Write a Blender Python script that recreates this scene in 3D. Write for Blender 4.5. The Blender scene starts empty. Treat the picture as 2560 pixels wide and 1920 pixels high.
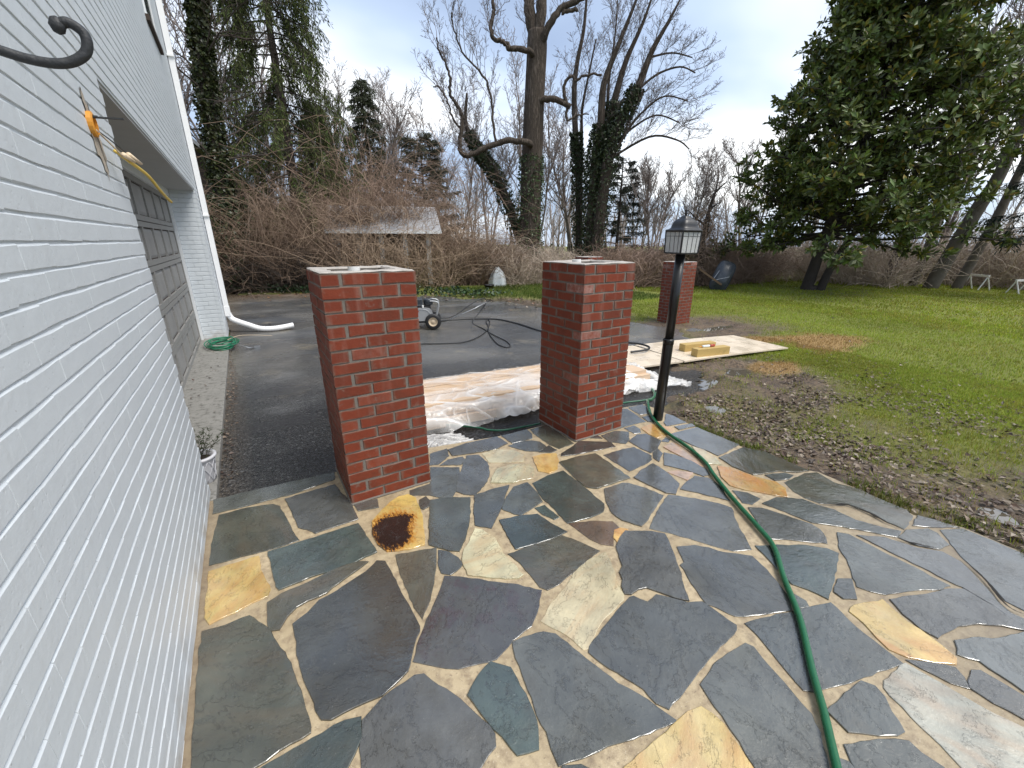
import bpy, math, random
import numpy as np
from mathutils import Vector, Matrix
sc = bpy.context.scene
# ------------------------------------------------------------------ camera, sky, sun, exposure
EYE = 1.5315
cam_d = bpy.data.cameras.new('camera'); cam = bpy.data.objects.new('camera', cam_d)
sc.collection.objects.link(cam); sc.camera = cam
cam.location = (0, 0, EYE); cam.rotation_euler = (math.radians(71.0), 0, math.radians(-31.8))
cam_d.sensor_width = 36; cam_d.lens = 14.704; cam_d.clip_start = 0.05; cam_d.clip_end = 900
SUN_EL, SUN_AZ = 58.0, 146.0            # azimuth clockwise from +Y
w = bpy.data.worlds.new('World'); sc.world = w; w.use_nodes = True
nt = w.node_tree; N = nt.nodes; L = nt.links; N.clear()
out = N.new('ShaderNodeOutputWorld'); bg1 = N.new('ShaderNodeBackground'); bg2 = N.new('ShaderNodeBackground')
sky = N.new('ShaderNodeTexSky'); sky.sky_type = 'NISHITA'; sky.sun_disc = False
sky.sun_elevation = math.radians(SUN_EL); sky.sun_rotation = math.radians(SUN_AZ); sky.air_density = 1.0
L.new(sky.outputs[0], bg1.inputs[0]); bg1.inputs[1].default_value = 0.13
tc = N.new('ShaderNodeTexCoord'); sx = N.new('ShaderNodeSeparateXYZ'); L.new(tc.outputs['Generated'], sx.inputs[0])
def wm(op, a, b=None, clamp=False):
    n = N.new('ShaderNodeMath'); n.operation = op; n.use_clamp = clamp
    for i, v in enumerate((a, b)):
        if v is None: continue
        if isinstance(v, (int, float)): n.inputs[i].default_value = v
        else: L.new(v, n.inputs[i])
    return n.outputs[0]
zz = wm('ADD', wm('MAXIMUM', sx.outputs[2], 0.0), 0.22)
cx = N.new('ShaderNodeCombineXYZ'); L.new(wm('DIVIDE', sx.outputs[0], zz), cx.inputs[0]); L.new(wm('DIVIDE', sx.outputs[1], zz), cx.inputs[1])
mp = N.new('ShaderNodeMapping'); L.new(cx.outputs[0], mp.inputs[0])
mp.inputs['Location'].default_value = (0.12, -0.05, 0.0); mp.inputs['Rotation'].default_value = (0, 0, math.radians(-40)); mp.inputs['Scale'].default_value = (0.75, 1.0, 1.0)
n1 = N.new('ShaderNodeTexNoise'); n1.inputs['Scale'].default_value = 0.62; n1.inputs['Detail'].default_value = 5; n1.inputs['Roughness'].default_value = 0.42
L.new(mp.outputs[0], n1.inputs['Vector'])
rp = N.new('ShaderNodeValToRGB'); L.new(n1.outputs[0], rp.inputs[0])
e = rp.color_ramp.elements; e[0].position = 0.38; e[0].color = (0.33, 0.42, 0.60, 1); e[1].position = 0.61; e[1].color = (1.25, 1.25, 1.24, 1)
el = rp.color_ramp.elements.new(0.49); el.color = (0.58, 0.70, 0.90, 1)
L.new(rp.outputs[0], bg2.inputs[0]); bg2.inputs[1].default_value = 0.52
mx = N.new('ShaderNodeMixShader'); mx.inputs[0].default_value = 0.88
L.new(bg1.outputs[0], mx.inputs[1]); L.new(bg2.outputs[0], mx.inputs[2]); L.new(mx.outputs[0], out.inputs[0])
sd = bpy.data.lights.new('sun', 'SUN'); sun = bpy.data.objects.new('sun', sd); sc.collection.objects.link(sun)
sd.energy = 1.5; sd.angle = math.radians(26); sd.color = (1.0, 0.96, 0.9)
az, el_ = math.radians(SUN_AZ), math.radians(SUN_EL)
to_sun = Vector((math.sin(az) * math.cos(el_), math.cos(az) * math.cos(el_), math.sin(el_)))
sun.rotation_euler = to_sun.to_track_quat('Z', 'Y').to_euler(); sun.location = to_sun * 40
sc.view_settings.view_transform = 'Standard'; sc.view_settings.look = 'None'; sc.view_settings.gamma = 1.0
sc.view_settings.use_curve_mapping = False; sc.view_settings.exposure = 1.22

# ------------------------------------------------------------------ helpers
rng = np.random.default_rng(7); random.seed(7)
def ident(o, label=None, cat=None, group=None, kind=None):
    if label: o['label'] = label
    if cat: o['category'] = cat
    if group: o['group'] = group
    if kind: o['kind'] = kind
    return o
def link(o, parent=None):
    sc.collection.objects.link(o)
    if parent is not None: o.parent = parent
    return o
def thing(name, label, cat, loc=(0, 0, 0), rot=(0, 0, 0), group=None):
    o = bpy.data.objects.new(name, None); link(o); o.location = loc; o.rotation_euler = rot
    o.empty_display_size = 0.1
    return ident(o, label, cat, group)
class MB:
    """collects vertices and faces; build() links them as one mesh object"""
    def __init__(s): s.v = []; s.f = []; s.n = 0; s.c = []
    def add(s, v, f, col=None):
        v = np.asarray(v, float).reshape(-1, 3); s.v.append(v)
        for a in (f if isinstance(f, list) and f and isinstance(f[0], np.ndarray) else [f]):
            if isinstance(a, np.ndarray): s.f.append(a + s.n)
            else: s.f.extend([tuple(i + s.n for i in q) for q in a])
        s.n += len(v)
        if col is not None: s.c.append(np.broadcast_to(np.asarray(col, float), (len(v), 4)))
        return s
    def box(s, x0, x1, y0, y1, z0, z1):
        v = [(x, y, z) for z in (z0, z1) for y in (y0, y1) for x in (x0, x1)]
        return s.add(v, [(0, 2, 3, 1), (4, 5, 7, 6), (0, 1, 5, 4), (2, 6, 7, 3), (0, 4, 6, 2), (1, 3, 7, 5)])
    def obox(s, c, ax, ay, az, hx, hy, hz):
        c, ax, ay, az = (np.asarray(k, float) for k in (c, ax, ay, az))
        v = [c + i * hx * ax + j * hy * ay + k * hz * az for k in (-1, 1) for j in (-1, 1) for i in (-1, 1)]
        return s.add(v, [(0, 2, 3, 1), (4, 5, 7, 6), (0, 1, 5, 4), (2, 6, 7, 3), (0, 4, 6, 2), (1, 3, 7, 5)])
    def tube(s, pts, r, k=8, caps=True, col=None):
        P = np.asarray(pts, float); n = len(P)
        R = np.full(n, r, float) if np.isscalar(r) else np.asarray(r, float)
        T = np.gradient(P, axis=0); T /= np.linalg.norm(T, axis=1)[:, None] + 1e-12
        u = np.cross(T[0], (0, 0, 1.0));
        if np.linalg.norm(u) < .05: u = np.cross(T[0], (1.0, 0, 0))
        u /= np.linalg.norm(u); a = np.arange(k) * 2 * math.pi / k; V = []
        for i in range(n):
            u = u - T[i] * (u @ T[i]); u /= np.linalg.norm(u) + 1e-12; b = np.cross(T[i], u)
            V.append(P[i] + R[i] * (np.cos(a)[:, None] * u + np.sin(a)[:, None] * b))
        i = np.arange(n - 1)[:, None] * k; j = np.arange(k)[None]; j2 = (j + 1) % k
        F = np.stack([i + j, i + j2, i + k + j2, i + k + j], -1).reshape(-1, 4)
        s.add(np.concatenate(V), F, col)
        if caps:
            s.f.append(tuple(range(s.n - n * k, s.n - n * k + k))[::-1]); s.f.append(tuple(range(s.n - k, s.n)))
        return s
    def lathe(s, prof, k=24, center=(0, 0, 0), sup=None, rot=0.0, caps=True):
        a = np.arange(k) * 2 * math.pi / k
        q = np.ones(k)
        if sup: q = (np.abs(np.cos(a)) ** sup + np.abs(np.sin(a)) ** sup) ** (-1 / sup)
        V = [np.stack([center[0] + r * q * np.cos(a + rot), center[1] + r * q * np.sin(a + rot), np.full(k, center[2] + z)], 1) for r, z in prof]
        n = len(prof); i = np.arange(n - 1)[:, None] * k; j = np.arange(k)[None]; j2 = (j + 1) % k
        s.add(np.concatenate(V), np.stack([i + j, i + j2, i + k + j2, i + k + j], -1).reshape(-1, 4))
        if caps:
            s.f.append(tuple(range(s.n - n * k, s.n - n * k + k))[::-1]); s.f.append(tuple(range(s.n - k, s.n)))
        return s
    def segs(s, P0, P1, R0, R1, k=3, col=None):
        P0, P1, R0, R1 = (np.asarray(q, float) for q in (P0, P1, R0, R1)); n = len(P0)
        if not n: return s
        T = P1 - P0; T /= np.linalg.norm(T, axis=1)[:, None] + 1e-12
        ref = np.where(np.abs(T[:, 2:3]) < .9, np.array([[0, 0, 1.0]]), np.array([[1.0, 0, 0]]))
        U = np.cross(T, ref); U /= np.linalg.norm(U, axis=1)[:, None] + 1e-12; B = np.cross(T, U)
        a = np.arange(k) * 2 * math.pi / k
        D = np.cos(a)[None, :, None] * U[:, None] + np.sin(a)[None, :, None] * B[:, None]
        V = np.concatenate([P0[:, None] + R0[:, None, None] * D, P1[:, None] + R1[:, None, None] * D], 1).reshape(-1, 3)
        b = np.arange(n)[:, None] * 2 * k; j = np.arange(k)[None]; j2 = (j + 1) % k
        s.add(V, np.stack([b + j, b + j2, b + k + j2, b + k + j], -1).reshape(-1, 4), None if col is None else np.repeat(col, 2 * k, 0))
        return s
    def mesh(s, name, smooth=False):
        V = np.concatenate(s.v); me = bpy.data.meshes.new(name)
        arrs = [a for a in s.f if isinstance(a, np.ndarray)]; tl = [a for a in s.f if not isinstance(a, np.ndarray)]
        li = [a.reshape(-1) for a in arrs] + ([np.array([i for q in tl for i in q])] if tl else [])
        ln = [np.full(len(a), a.shape[1]) for a in arrs] + ([np.array([len(q) for q in tl])] if tl else [])
        li = np.concatenate(li).astype(np.int32); ln = np.concatenate(ln).astype(np.int32)
        me.vertices.add(len(V)); me.vertices.foreach_set('co', V.astype(np.float32).ravel())
        me.loops.add(len(li)); me.loops.foreach_set('vertex_index', li)
        me.polygons.add(len(ln)); st = np.zeros(len(ln), np.int32); st[1:] = np.cumsum(ln)[:-1]
        me.polygons.foreach_set('loop_start', st)
        me.update(calc_edges=True); me.polygons.foreach_set('use_smooth', np.full(len(ln), bool(smooth)))
        if s.c:
            at = me.color_attributes.new('Col', 'FLOAT_COLOR', 'POINT')
            at.data.foreach_set('color', np.concatenate(s.c).astype(np.float32).ravel())
        return me
    def build(s, name, mat, parent=None, smooth=False, label=None, cat=None, group=None, kind=None):
        me = s.mesh(name, smooth); me.materials.append(mat)
        o = bpy.data.objects.new(name, me); link(o, parent)
        return ident(o, label, cat, group, kind)
def spline(pts, n=8, closed=False):
    P = np.asarray(pts, float); m = len(P); out = []
    for i in range(m - 1):
        p0, p1, p2, p3 = P[max(i - 1, 0)], P[i], P[i + 1], P[min(i + 2, m - 1)]
        for t in np.arange(n) / n:
            out.append(.5 * ((2 * p1) + (p2 - p0) * t + (2 * p0 - 5 * p1 + 4 * p2 - p3) * t * t + (3 * p1 - p0 - 3 * p2 + p3) * t ** 3))
    out.append(P[-1]); return np.array(out)
def vnoise(x, y, seed=0):
    x = np.asarray(x, float); y = np.asarray(y, float); xi = np.floor(x).astype(np.int64); yi = np.floor(y).astype(np.int64)
    fx = x - xi; fy = y - yi; fx = fx * fx * (3 - 2 * fx); fy = fy * fy * (3 - 2 * fy)
    def h(a, b):
        q = (a * 374761393 + b * 668265263 + seed * 974711) & 0x7fffffff; q = ((q ^ (q >> 13)) * 1274126177) & 0x7fffffff
        return ((q ^ (q >> 16)) & 0xffff) / 65535.0
    return (h(xi, yi) * (1 - fx) + h(xi + 1, yi) * fx) * (1 - fy) + (h(xi, yi + 1) * (1 - fx) + h(xi + 1, yi + 1) * fx) * fy
def fbm(x, y, oct=4, seed=0):
    s = 0; a = .5
    for i in range(oct): s = s + a * vnoise(x * 2 ** i + 17 * i, y * 2 ** i - 9 * i, seed + i); a *= .5
    return s / (1 - .5 ** oct)
def sstep(a, b, x): t = np.clip((x - a) / (b - a), 0, 1); return t * t * (3 - 2 * t)
def inside(x, y, poly):
    r = np.zeros(np.shape(x), bool); n = len(poly)
    for i in range(n):
        (x1, y1), (x2, y2) = poly[i], poly[(i + 1) % n]
        if y1 == y2: continue
        c = ((y1 > y) != (y2 > y)) & (x < (x2 - x1) * (y - y1) / (y2 - y1) + x1); r ^= c
    return r
def sdist(x, y, poly):
    d = np.full(np.shape(x), 1e9); n = len(poly)
    for i in range(n):
        (x1, y1), (x2, y2) = poly[i], poly[(i + 1) % n]; dx, dy = x2 - x1, y2 - y1
        t = np.clip(((x - x1) * dx + (y - y1) * dy) / (dx * dx + dy * dy + 1e-12), 0, 1)
        d = np.minimum(d, np.hypot(x - x1 - t * dx, y - y1 - t * dy))
    return np.where(inside(x, y, poly), -d, d)

# ------------------------------------------------------------------ materials
class G:
    """small node-graph writer"""
    def __init__(s, name):
        s.m = bpy.data.materials.new(name); s.m.use_nodes = True; s.t = s.m.node_tree; s.t.nodes.clear()
        s.out = s.n('ShaderNodeOutputMaterial')
    def n(s, typ, **kw):
        q = s.t.nodes.new(typ)
        for k, v in kw.items(): setattr(q, k, v)
        return q
    def put(s, sock, v):
        if v is None: return
        if isinstance(v, bpy.types.NodeSocket): s.t.links.new(v, sock)
        else:
            if isinstance(v, (tuple, list)) and len(v) == 3 and sock.type == 'RGBA': v = (*v, 1)
            sock.default_value = v
    def math(s, op, a, b=None, clamp=False):
        q = s.n('ShaderNodeMath', operation=op, use_clamp=clamp); s.put(q.inputs[0], a); s.put(q.inputs[1], b); return q.outputs[0]
    def mix(s, f, a, b, mode='MIX'):
        q = s.n('ShaderNodeMix', data_type='RGBA', blend_type=mode); s.put(q.inputs[0], f); s.put(q.inputs[6], a); s.put(q.inputs[7], b); return q.outputs[2]
    def ramp(s, f, stops):
        q = s.n('ShaderNodeValToRGB'); s.put(q.inputs[0], f); el = q.color_ramp.elements
        for i, (p, c) in enumerate(stops):
            if isinstance(c, (int, float)): c = (c, c, c)
            k = el[i] if i < 2 else el.new(p); k.position = p; k.color = (*c, 1)
        return q.outputs[0]
    def noise(s, vec, scale, detail=4, rough=.55, dist=0.0):
        q = s.n('ShaderNodeTexNoise'); s.put(q.inputs['Vector'], vec); q.inputs['Scale'].default_value = scale
        q.inputs['Detail'].default_value = detail; q.inputs['Roughness'].default_value = rough; q.inputs['Distortion'].default_value = dist; return q.outputs[0]
    def voro(s, vec, scale, feature='F1'):
        q = s.n('ShaderNodeTexVoronoi', feature=feature); s.put(q.inputs['Vector'], vec); q.inputs['Scale'].default_value = scale; return q.outputs[0]
    def mapv(s, vec, scale=(1, 1, 1), rot=(0, 0, 0), loc=(0, 0, 0)):
        q = s.n('ShaderNodeMapping'); s.put(q.inputs[0], vec); s.put(q.inputs['Scale'], scale); s.put(q.inputs['Rotation'], rot); s.put(q.inputs['Location'], loc); return q.outputs[0]
    def pos(s): return s.n('ShaderNodeNewGeometry').outputs['Position']
    def obj(s): return s.n('ShaderNodeTexCoord').outputs['Object']
    def info(s, k): return s.n('ShaderNodeObjectInfo').outputs[k]
    def attr(s, name='Col'): q = s.n('ShaderNodeAttribute'); q.attribute_name = name; return q.outputs['Color']
    def comb(s, x, y, z): q = s.n('ShaderNodeCombineXYZ'); s.put(q.inputs[0], x); s.put(q.inputs[1], y); s.put(q.inputs[2], z); return q.outputs[0]
    def sep(s, v): q = s.n('ShaderNodeSeparateXYZ'); s.put(q.inputs[0], v); return q.outputs
    def bump(s, h, strength=.5, dist=.01, prev=None):
        q = s.n('ShaderNodeBump'); s.put(q.inputs['Height'], h); q.inputs['Strength'].default_value = strength; q.inputs['Distance'].default_value = dist
        if prev is not None: s.put(q.inputs['Normal'], prev)
        return q.outputs[0]
    def pbr(s, col, rough=.7, normal=None, metal=0.0, spec=.5, **kw):
        q = s.n('ShaderNodeBsdfPrincipled'); s.put(q.inputs['Base Color'], col); s.put(q.inputs['Roughness'], rough)
        s.put(q.inputs['Metallic'], metal); s.put(q.inputs['Specular IOR Level'], spec)
        if normal is not None: s.put(q.inputs['Normal'], normal)
        for k, v in kw.items(): s.put(q.inputs[k.replace('_', ' ')], v)
        s.t.links.new(q.outputs[0], s.out.inputs[0]); s.p = q; return s.m
def plain(name, col, rough=.6, var=.25, scale=14.0, bump=.15, bdist=.004, metal=0.0, spec=.5, local=True):
    g = G(name); v = g.obj() if local else g.pos(); n = g.noise(v, scale, 5)
    c = g.mix(n, tuple(k * (1 - var) for k in col), tuple(min(1, k * (1 + var)) for k in col))
    r = g.math('ADD', g.math('MULTIPLY', g.noise(v, scale * .6, 3), .24), rough - .12, True)
    return g.pbr(c, r, g.bump(g.noise(v, scale * 3, 4), bump, bdist), metal, spec)
def painted_brick_mat():
    g = G('white_painted_brick'); p = g.pos()
    n = g.noise(p, 2.2, 5); f = g.noise(p, 55, 5, .65); big = g.noise(p, 9, 4)
    c = g.mix(n, (.545, .585, .615), (.62, .655, .68)); c = g.mix(g.math('MULTIPLY', g.ramp(f, [(.60, 0), (.72, 1)]), .25), c, (.52, .53, .54))
    z = g.sep(p)[2]; low = g.math('MULTIPLY', g.ramp(z, [(.0, 1), (.22, 0)]), g.ramp(big, [(.42, 0), (.62, 1)]))
    c = g.mix(g.math('MULTIPLY', low, .6), c, (.33, .29, .23)); drip = g.math('MULTIPLY', g.ramp(g.noise(g.mapv(p, (16, 16, 1.3)), 1.2, 5, .6), [(.58, 0), (.74, 1)]), .14); c = g.mix(drip, c, (.45, .46, .46)); c = g.mix(g.math('MULTIPLY', g.ramp(g.noise(p, 3.7, 6, .7), [(.55, 0), (.70, 1)]), .14), c, (.50, .52, .53))
    sp = g.voro(p, 30); c = g.mix(g.ramp(sp, [(.03, .7), (.075, 0)]), c, (.30, .30, .29))
    b = g.bump(big, .35, .004); b = g.bump(f, .35, .0022, b)
    pit = g.ramp(g.voro(p, 42), [(.05, 0), (.17, 1)]); b = g.bump(pit, .25, .002, b); b = g.bump(g.noise(p, 17, 3, .5), .25, .004, b)
    return g.pbr(c, .46, b)
def red_brick_mat():
    g = G('red_clay_brick'); o = g.obj(); r = g.info('Random')
    v = g.n('ShaderNodeVectorMath', operation='ADD'); g.put(v.inputs[0], o); g.put(v.inputs[1], g.comb(g.math('MULTIPLY', r, 31.), g.math('MULTIPLY', r, 17.), 0.)); v = v.outputs[0]
    c = g.ramp(r, [(0., (.150, .031, .015)), (1., (.235, .050, .022)), (.5, (.205, .041, .018)), (.75, (.185, .040, .020))])
    c = g.mix(g.noise(v, 22, 5), (.62, .62, .62), (1.25, 1.25, 1.25)) if False else g.mix(g.math('MULTIPLY', g.noise(v, 26, 5), .55), c, (.115, .024, .013))
    fine = g.noise(v, 150, 4, .7); c = g.mix(g.math('MULTIPLY', g.ramp(fine, [(.60, 0), (.70, 1)]), .5), c, (.07, .02, .012))
    x, y, z = g.sep(o); e = g.noise(v, 20, 4)
    isend = g.math('GREATER_THAN', g.math('ABSOLUTE', x), .0958); ex = g.math('ADD', g.math('MULTIPLY', g.math('SUBTRACT', 1.0, isend), g.math('DIVIDE', g.math('ABSOLUTE', x), .0985)), g.math('MULTIPLY', isend, g.math('DIVIDE', g.math('ABSOLUTE', y), .048)))
    edge = g.math('MAXIMUM', ex, g.math('DIVIDE', g.math('ABSOLUTE', z), .0290))
    edge = g.ramp(g.math('ADD', edge, g.math('MULTIPLY', g.math('SUBTRACT', e, .5), .75)), [(.80, 0), (1.0, 1)])
    c = g.mix(g.math('MULTIPLY', edge, .62), c, (.155, .118, .092)); c = g.mix(g.math('MULTIPLY', g.ramp(g.noise(g.pos(), 7, 5, .65), [(.48, 0), (.70, 1)]), .45), c, (.085, .030, .018)); c = g.mix(g.math('MULTIPLY', g.ramp(g.noise(v, 11, 6, .75), [(.60, 0), (.68, 1)]), .40), c, (.20, .16, .13))
    pz = g.sep(g.pos())[2]; dry = g.ramp(g.math('MULTIPLY', pz, .6), [(.2, 0), (.68, 1)])
    bloom = g.math('MULTIPLY', g.ramp(r, [(.955, 0), (.975, 1)]), g.ramp(g.noise(v, 30, 5), [(.35, .1), (.7, 1)]))
    bloom = g.math('MULTIPLY', bloom, g.math('ADD', g.math('MULTIPLY', dry, .55), .12)); c = g.mix(bloom, c, (.42, .30, .27))
    streak = g.math('MULTIPLY', g.ramp(g.noise(g.mapv(g.pos(), (9, 9, 1.2)), 2.0, 3), [(.52, 0), (.75, 1)]), g.math('ADD', g.math('MULTIPLY', dry, .22), .05))
    c = g.mix(streak, c, (.36, .24, .20))
    b = g.bump(g.noise(v, 40, 5), .5, .004); b = g.bump(fine, .5, .0015, b)
    return g.pbr(c, g.math('ADD', g.math('MULTIPLY', dry, .30), .50), b, spec=.28)
def joint_mat():
    g = G('grey_mortar'); p = g.pos(); n = g.noise(p, 30, 5)
    return g.pbr(g.mix(n, (.115, .102, .088), (.20, .178, .155)), .85, g.bump(g.noise(p, 120, 4), .6, .004))
def patio_mortar_mat():
    g = G('tan_patio_mortar'); p = g.pos(); n = g.noise(p, 3.2, 6, .6); m = g.noise(p, 26, 5, .6); f = g.noise(p, 190, 3)
    c = g.mix(g.ramp(n, [(.3, 0), (.7, 1)]), (.325, .255, .155), (.475, .385, .25)); c = g.mix(g.ramp(m, [(.45, 0), (.68, .75)]), c, (.21, .155, .10)); c = g.mix(g.ramp(g.noise(p, 75, 4, .75), [(.58, 0), (.68, .7)]), c, (.14, .10, .07)); c = g.mix(g.ramp(g.noise(p, 120, 3, .7), [(.60, 0), (.70, .5)]), c, (.60, .52, .38))
    c = g.mix(g.ramp(g.noise(p, 11, 5, .7), [(.60, 0), (.72, .55)]), c, (.16, .125, .09))
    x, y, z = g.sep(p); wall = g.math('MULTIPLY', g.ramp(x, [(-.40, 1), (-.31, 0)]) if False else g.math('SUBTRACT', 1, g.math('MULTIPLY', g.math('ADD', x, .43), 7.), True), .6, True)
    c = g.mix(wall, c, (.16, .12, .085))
    rough = g.ramp(g.noise(p, 1.7, 4), [(.38, .30), (.62, .75)]); damp = g.math('MULTIPLY', g.math('MULTIPLY', g.math('SUBTRACT', g.math('SUBTRACT', x, y), 1.15), .55, True), g.ramp(g.noise(p, 2.4, 4), [(.30, .45), (.6, .95)])); c = g.mix(damp, c, (.17, .145, .115))
    return g.pbr(c, rough, g.bump(m, .5, .006, g.bump(f, .4, .002)))
def slate_mat(name, burnt=False, stained=False):
    g = G(name); p = g.pos(); r = g.info('Random'); base = g.info('Color'); var = g.info('Alpha')
    rot = g.comb(0., 0., g.math('MULTIPLY', r, 6.28)); off = g.comb(g.math('MULTIPLY', r, 13.), g.math('MULTIPLY', r, 7.), 0.)
    q = g.mapv(p, (1, 1, 1), rot, off); st = g.mapv(q, (9, 6, 1)); lay = g.mapv(q, (3.6, 2.4, 1))
    n1 = g.noise(q, 4.5, 6, .6); n2 = g.noise(st, 1.6, 6, .66, .2); n3 = g.noise(q, 75, 4, .7); cleft = g.noise(lay, 1.2, 9, .66, .25)
    c = g.mix(1.0, base, g.ramp(n1, [(.28, .70), (.72, 1.28)]), 'MULTIPLY'); c = g.mix(.30, c, g.mix(1.0, c, g.ramp(n2, [(.3, .65), (.7, 1.3)]), 'MULTIPLY')); c = g.mix(1.0, c, g.ramp(g.noise(q, 2.0, 3), [(.3, .78), (.7, 1.2)]), 'MULTIPLY'); ck = g.math('ABSOLUTE', g.math('SUBTRACT', cleft, .5)); c = g.mix(g.math('MULTIPLY', g.ramp(ck, [(.0, .6), (.007, 0)]), g.math('SUBTRACT', 1.0, g.math('MULTIPLY', var, 3.0), True)), c, (.018, .018, .017)); tone = g.math('MULTIPLY', g.ramp(g.noise(q, 5.5, 4, .6), [(.50, 0), (.70, 1)]), g.math('SUBTRACT', .55, var, True)); c = g.mix(tone, c, (.062, .055, .038))
    warm = g.math('MULTIPLY', g.ramp(g.noise(g.mapv(q, (5, 1.6, 1)), 1.4, 5, .6, 1.0), [(.44, 0), (.64, 1)]), var); c = g.mix(warm, c, (.42, .185, .045))
    pale = g.math('MULTIPLY', g.ramp(g.noise(q, 3.1, 4), [(.5, 0), (.7, 1)]), var); c = g.mix(g.math('MULTIPLY', pale, .5), c, (.62, .52, .34))
    c = g.mix(g.ramp(n3, [(.64, 0), (.76, .35)]), c, (.30, .30, .29)); c = g.mix(g.ramp(g.noise(q, 38, 3), [(.66, 0), (.75, .45)]), c, (.03, .03, .03))
    if burnt:
        o = g.obj(); wv = g.n('ShaderNodeTexNoise'); g.put(wv.inputs['Vector'], o); wv.inputs['Scale'].default_value = 7; wv.inputs['Detail'].default_value = 4
        wo = g.n('ShaderNodeVectorMath', operation='MULTIPLY_ADD'); g.put(wo.inputs[0], wv.outputs['Color']); wo.inputs[1].default_value = (.16, .16, 0); g.put(wo.inputs[2], o); x, y, z = g.sep(wo.outputs[0])
        u = g.math('ADD', g.math('MULTIPLY', x, .85), g.math('MULTIPLY', y, -.53)); v = g.math('ADD', g.math('MULTIPLY', x, .53), g.math('MULTIPLY', y, .85)); u = g.math('SUBTRACT', u, -.005); v = g.math('SUBTRACT', v, .045)
        d = g.math('SQRT', g.math('ADD', g.math('MULTIPLY', u, u), g.math('MULTIPLY', g.math('MULTIPLY', v, v), .55)))
        k = g.math('ADD', g.math('MULTIPLY', d, -6.4), g.math('ADD', g.math('MULTIPLY', g.noise(g.mapv(o, (60, 24, 1), (0, 0, .56)), 1.0, 6, .8), 1.25), .34), True)
        c = g.mix(g.ramp(k, [(.04, 0), (.22, .9)]), c, (.42, .17, .015)); c = g.mix(g.ramp(k, [(.20, 0), (.34, 1)]), c, (.055, .020, .007)); c = g.mix(g.ramp(k, [(.27, 0), (.36, 1)]), c, (.008, .005, .004))
    if stained:
        o = g.obj(); k = g.noise(o, 9, 6, .7); y = g.math('ADD', g.sep(o)[1], .30)
        c = g.mix(g.math('MULTIPLY', g.ramp(k, [(.50, 0), (.60, 1)]), g.math('MULTIPLY', y, 1.6, True)), c, (.055, .030, .032))
    wet = g.noise(p, 1.5, 5, .55); soak = g.math('MULTIPLY', g.math('SUBTRACT', g.sep(p)[0], 1.2), .10, True); rough = g.ramp(g.math('SUBTRACT', wet, soak), [(.34, .07), (.48, .18), (.66, .36)])
    rough = g.math('ADD', rough, g.math('MULTIPLY', g.noise(q, 50, 3), .12))
    b = g.bump(cleft, .8, .020); led = g.math('ADD', g.ramp(cleft, [(.478, 0), (.486, 1)]), g.ramp(cleft, [(.58, 0), (.588, 1)])); b = g.bump(led, .6, .003, b); b = g.bump(n2, .40, .004, b); b = g.bump(n3, .30, .0012, b)
    m = g.pbr(c, rough, b, spec=.6, Coat_Weight=g.ramp(g.math('SUBTRACT', wet, soak), [(.42, 1.0), (.62, .25)]), Coat_Roughness=.06, Coat_IOR=1.75, Coat_Normal=g.bump(cleft, .35, .012))
    return m
def bark_mat(name, a, b):
    g = G(name); p = g.pos(); n = g.noise(g.mapv(p, (9, 9, 1.4)), 1.6, 6, .68, .6); big = g.noise(p, 1.1, 4); r = g.math('ABSOLUTE', g.math('SUBTRACT', n, .5))
    c = g.mix(g.ramp(n, [(.34, 0), (.66, 1)]), a, b); c = g.mix(g.ramp(r, [(.0, .8), (.07, 0)]), c, tuple(k * .35 for k in a)); c = g.mix(g.math('MULTIPLY', big, .4), c, tuple(k * .6 for k in b))
    return g.pbr(c, .92, g.bump(n, 1.0, .09), spec=.2)
M = dict(wall=painted_brick_mat(), brick=red_brick_mat(), joint=joint_mat(), mortar=patio_mortar_mat(), slate=slate_mat('wet_flagstone'),
         burnt=slate_mat('scorched_flagstone', burnt=True), stained=slate_mat('stained_flagstone', stained=True),
         black=plain('black_metal', (.010, .010, .011), .32, .3, 20, .12), iron=plain('wrought_iron', (.022, .024, .028), .55, .4, 60, .5, .003),
         whitemetal=plain('white_aluminium', (.80, .80, .80), .35, .04, 3, .05), pvc=plain('white_plastic', (.78, .78, .76), .35, .08, 10, .05),
         trim=plain('white_trim_paint', (.70, .72, .73), .5, .06, 6, .1), soffit=plain('soffit_paint', (.40, .40, .39), .7, .08, 5, .05),
         rubber=plain('black_rubber', (.016, .016, .017), .5, .3, 40, .2), hose=plain('green_hose', (.010, .10, .038), .28, .25, 30, .1),
         cord=plain('green_cord', (.012, .17, .085), .4, .25, 50, .1), thinhose=plain('thin_green_hose', (.02, .12, .06), .35, .2, 30, .1),
         steel=plain('galvanised_steel', (.45, .46, .47), .35, .2, 30, .1, metal=.8), silver=plain('silver_paint', (.42, .43, .44), .38, .12, 18, .1, metal=.35),
         bark=bark_mat('furrowed_bark', (.060, .045, .034), (.150, .122, .098)), twig=plain('bare_twig', (.125, .098, .084), .9, .35, 3, .1, local=False),
         darktwig=plain('dark_twig', (.050, .038, .030), .9, .4, 3, .1, local=False), cane=plain('brown_cane', (.20, .138, .096), .85, .6, 1.3, .1, local=False),
         yellow=plain('yellow_cable', (.70, .50, .10), .45, .1), copper=plain('bare_copper', (.35, .2, .12), .4, .2, metal=.6), amber=plain('amber_box', (.62, .27, .03), .5, .3, 30),
         conc=None)
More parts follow.
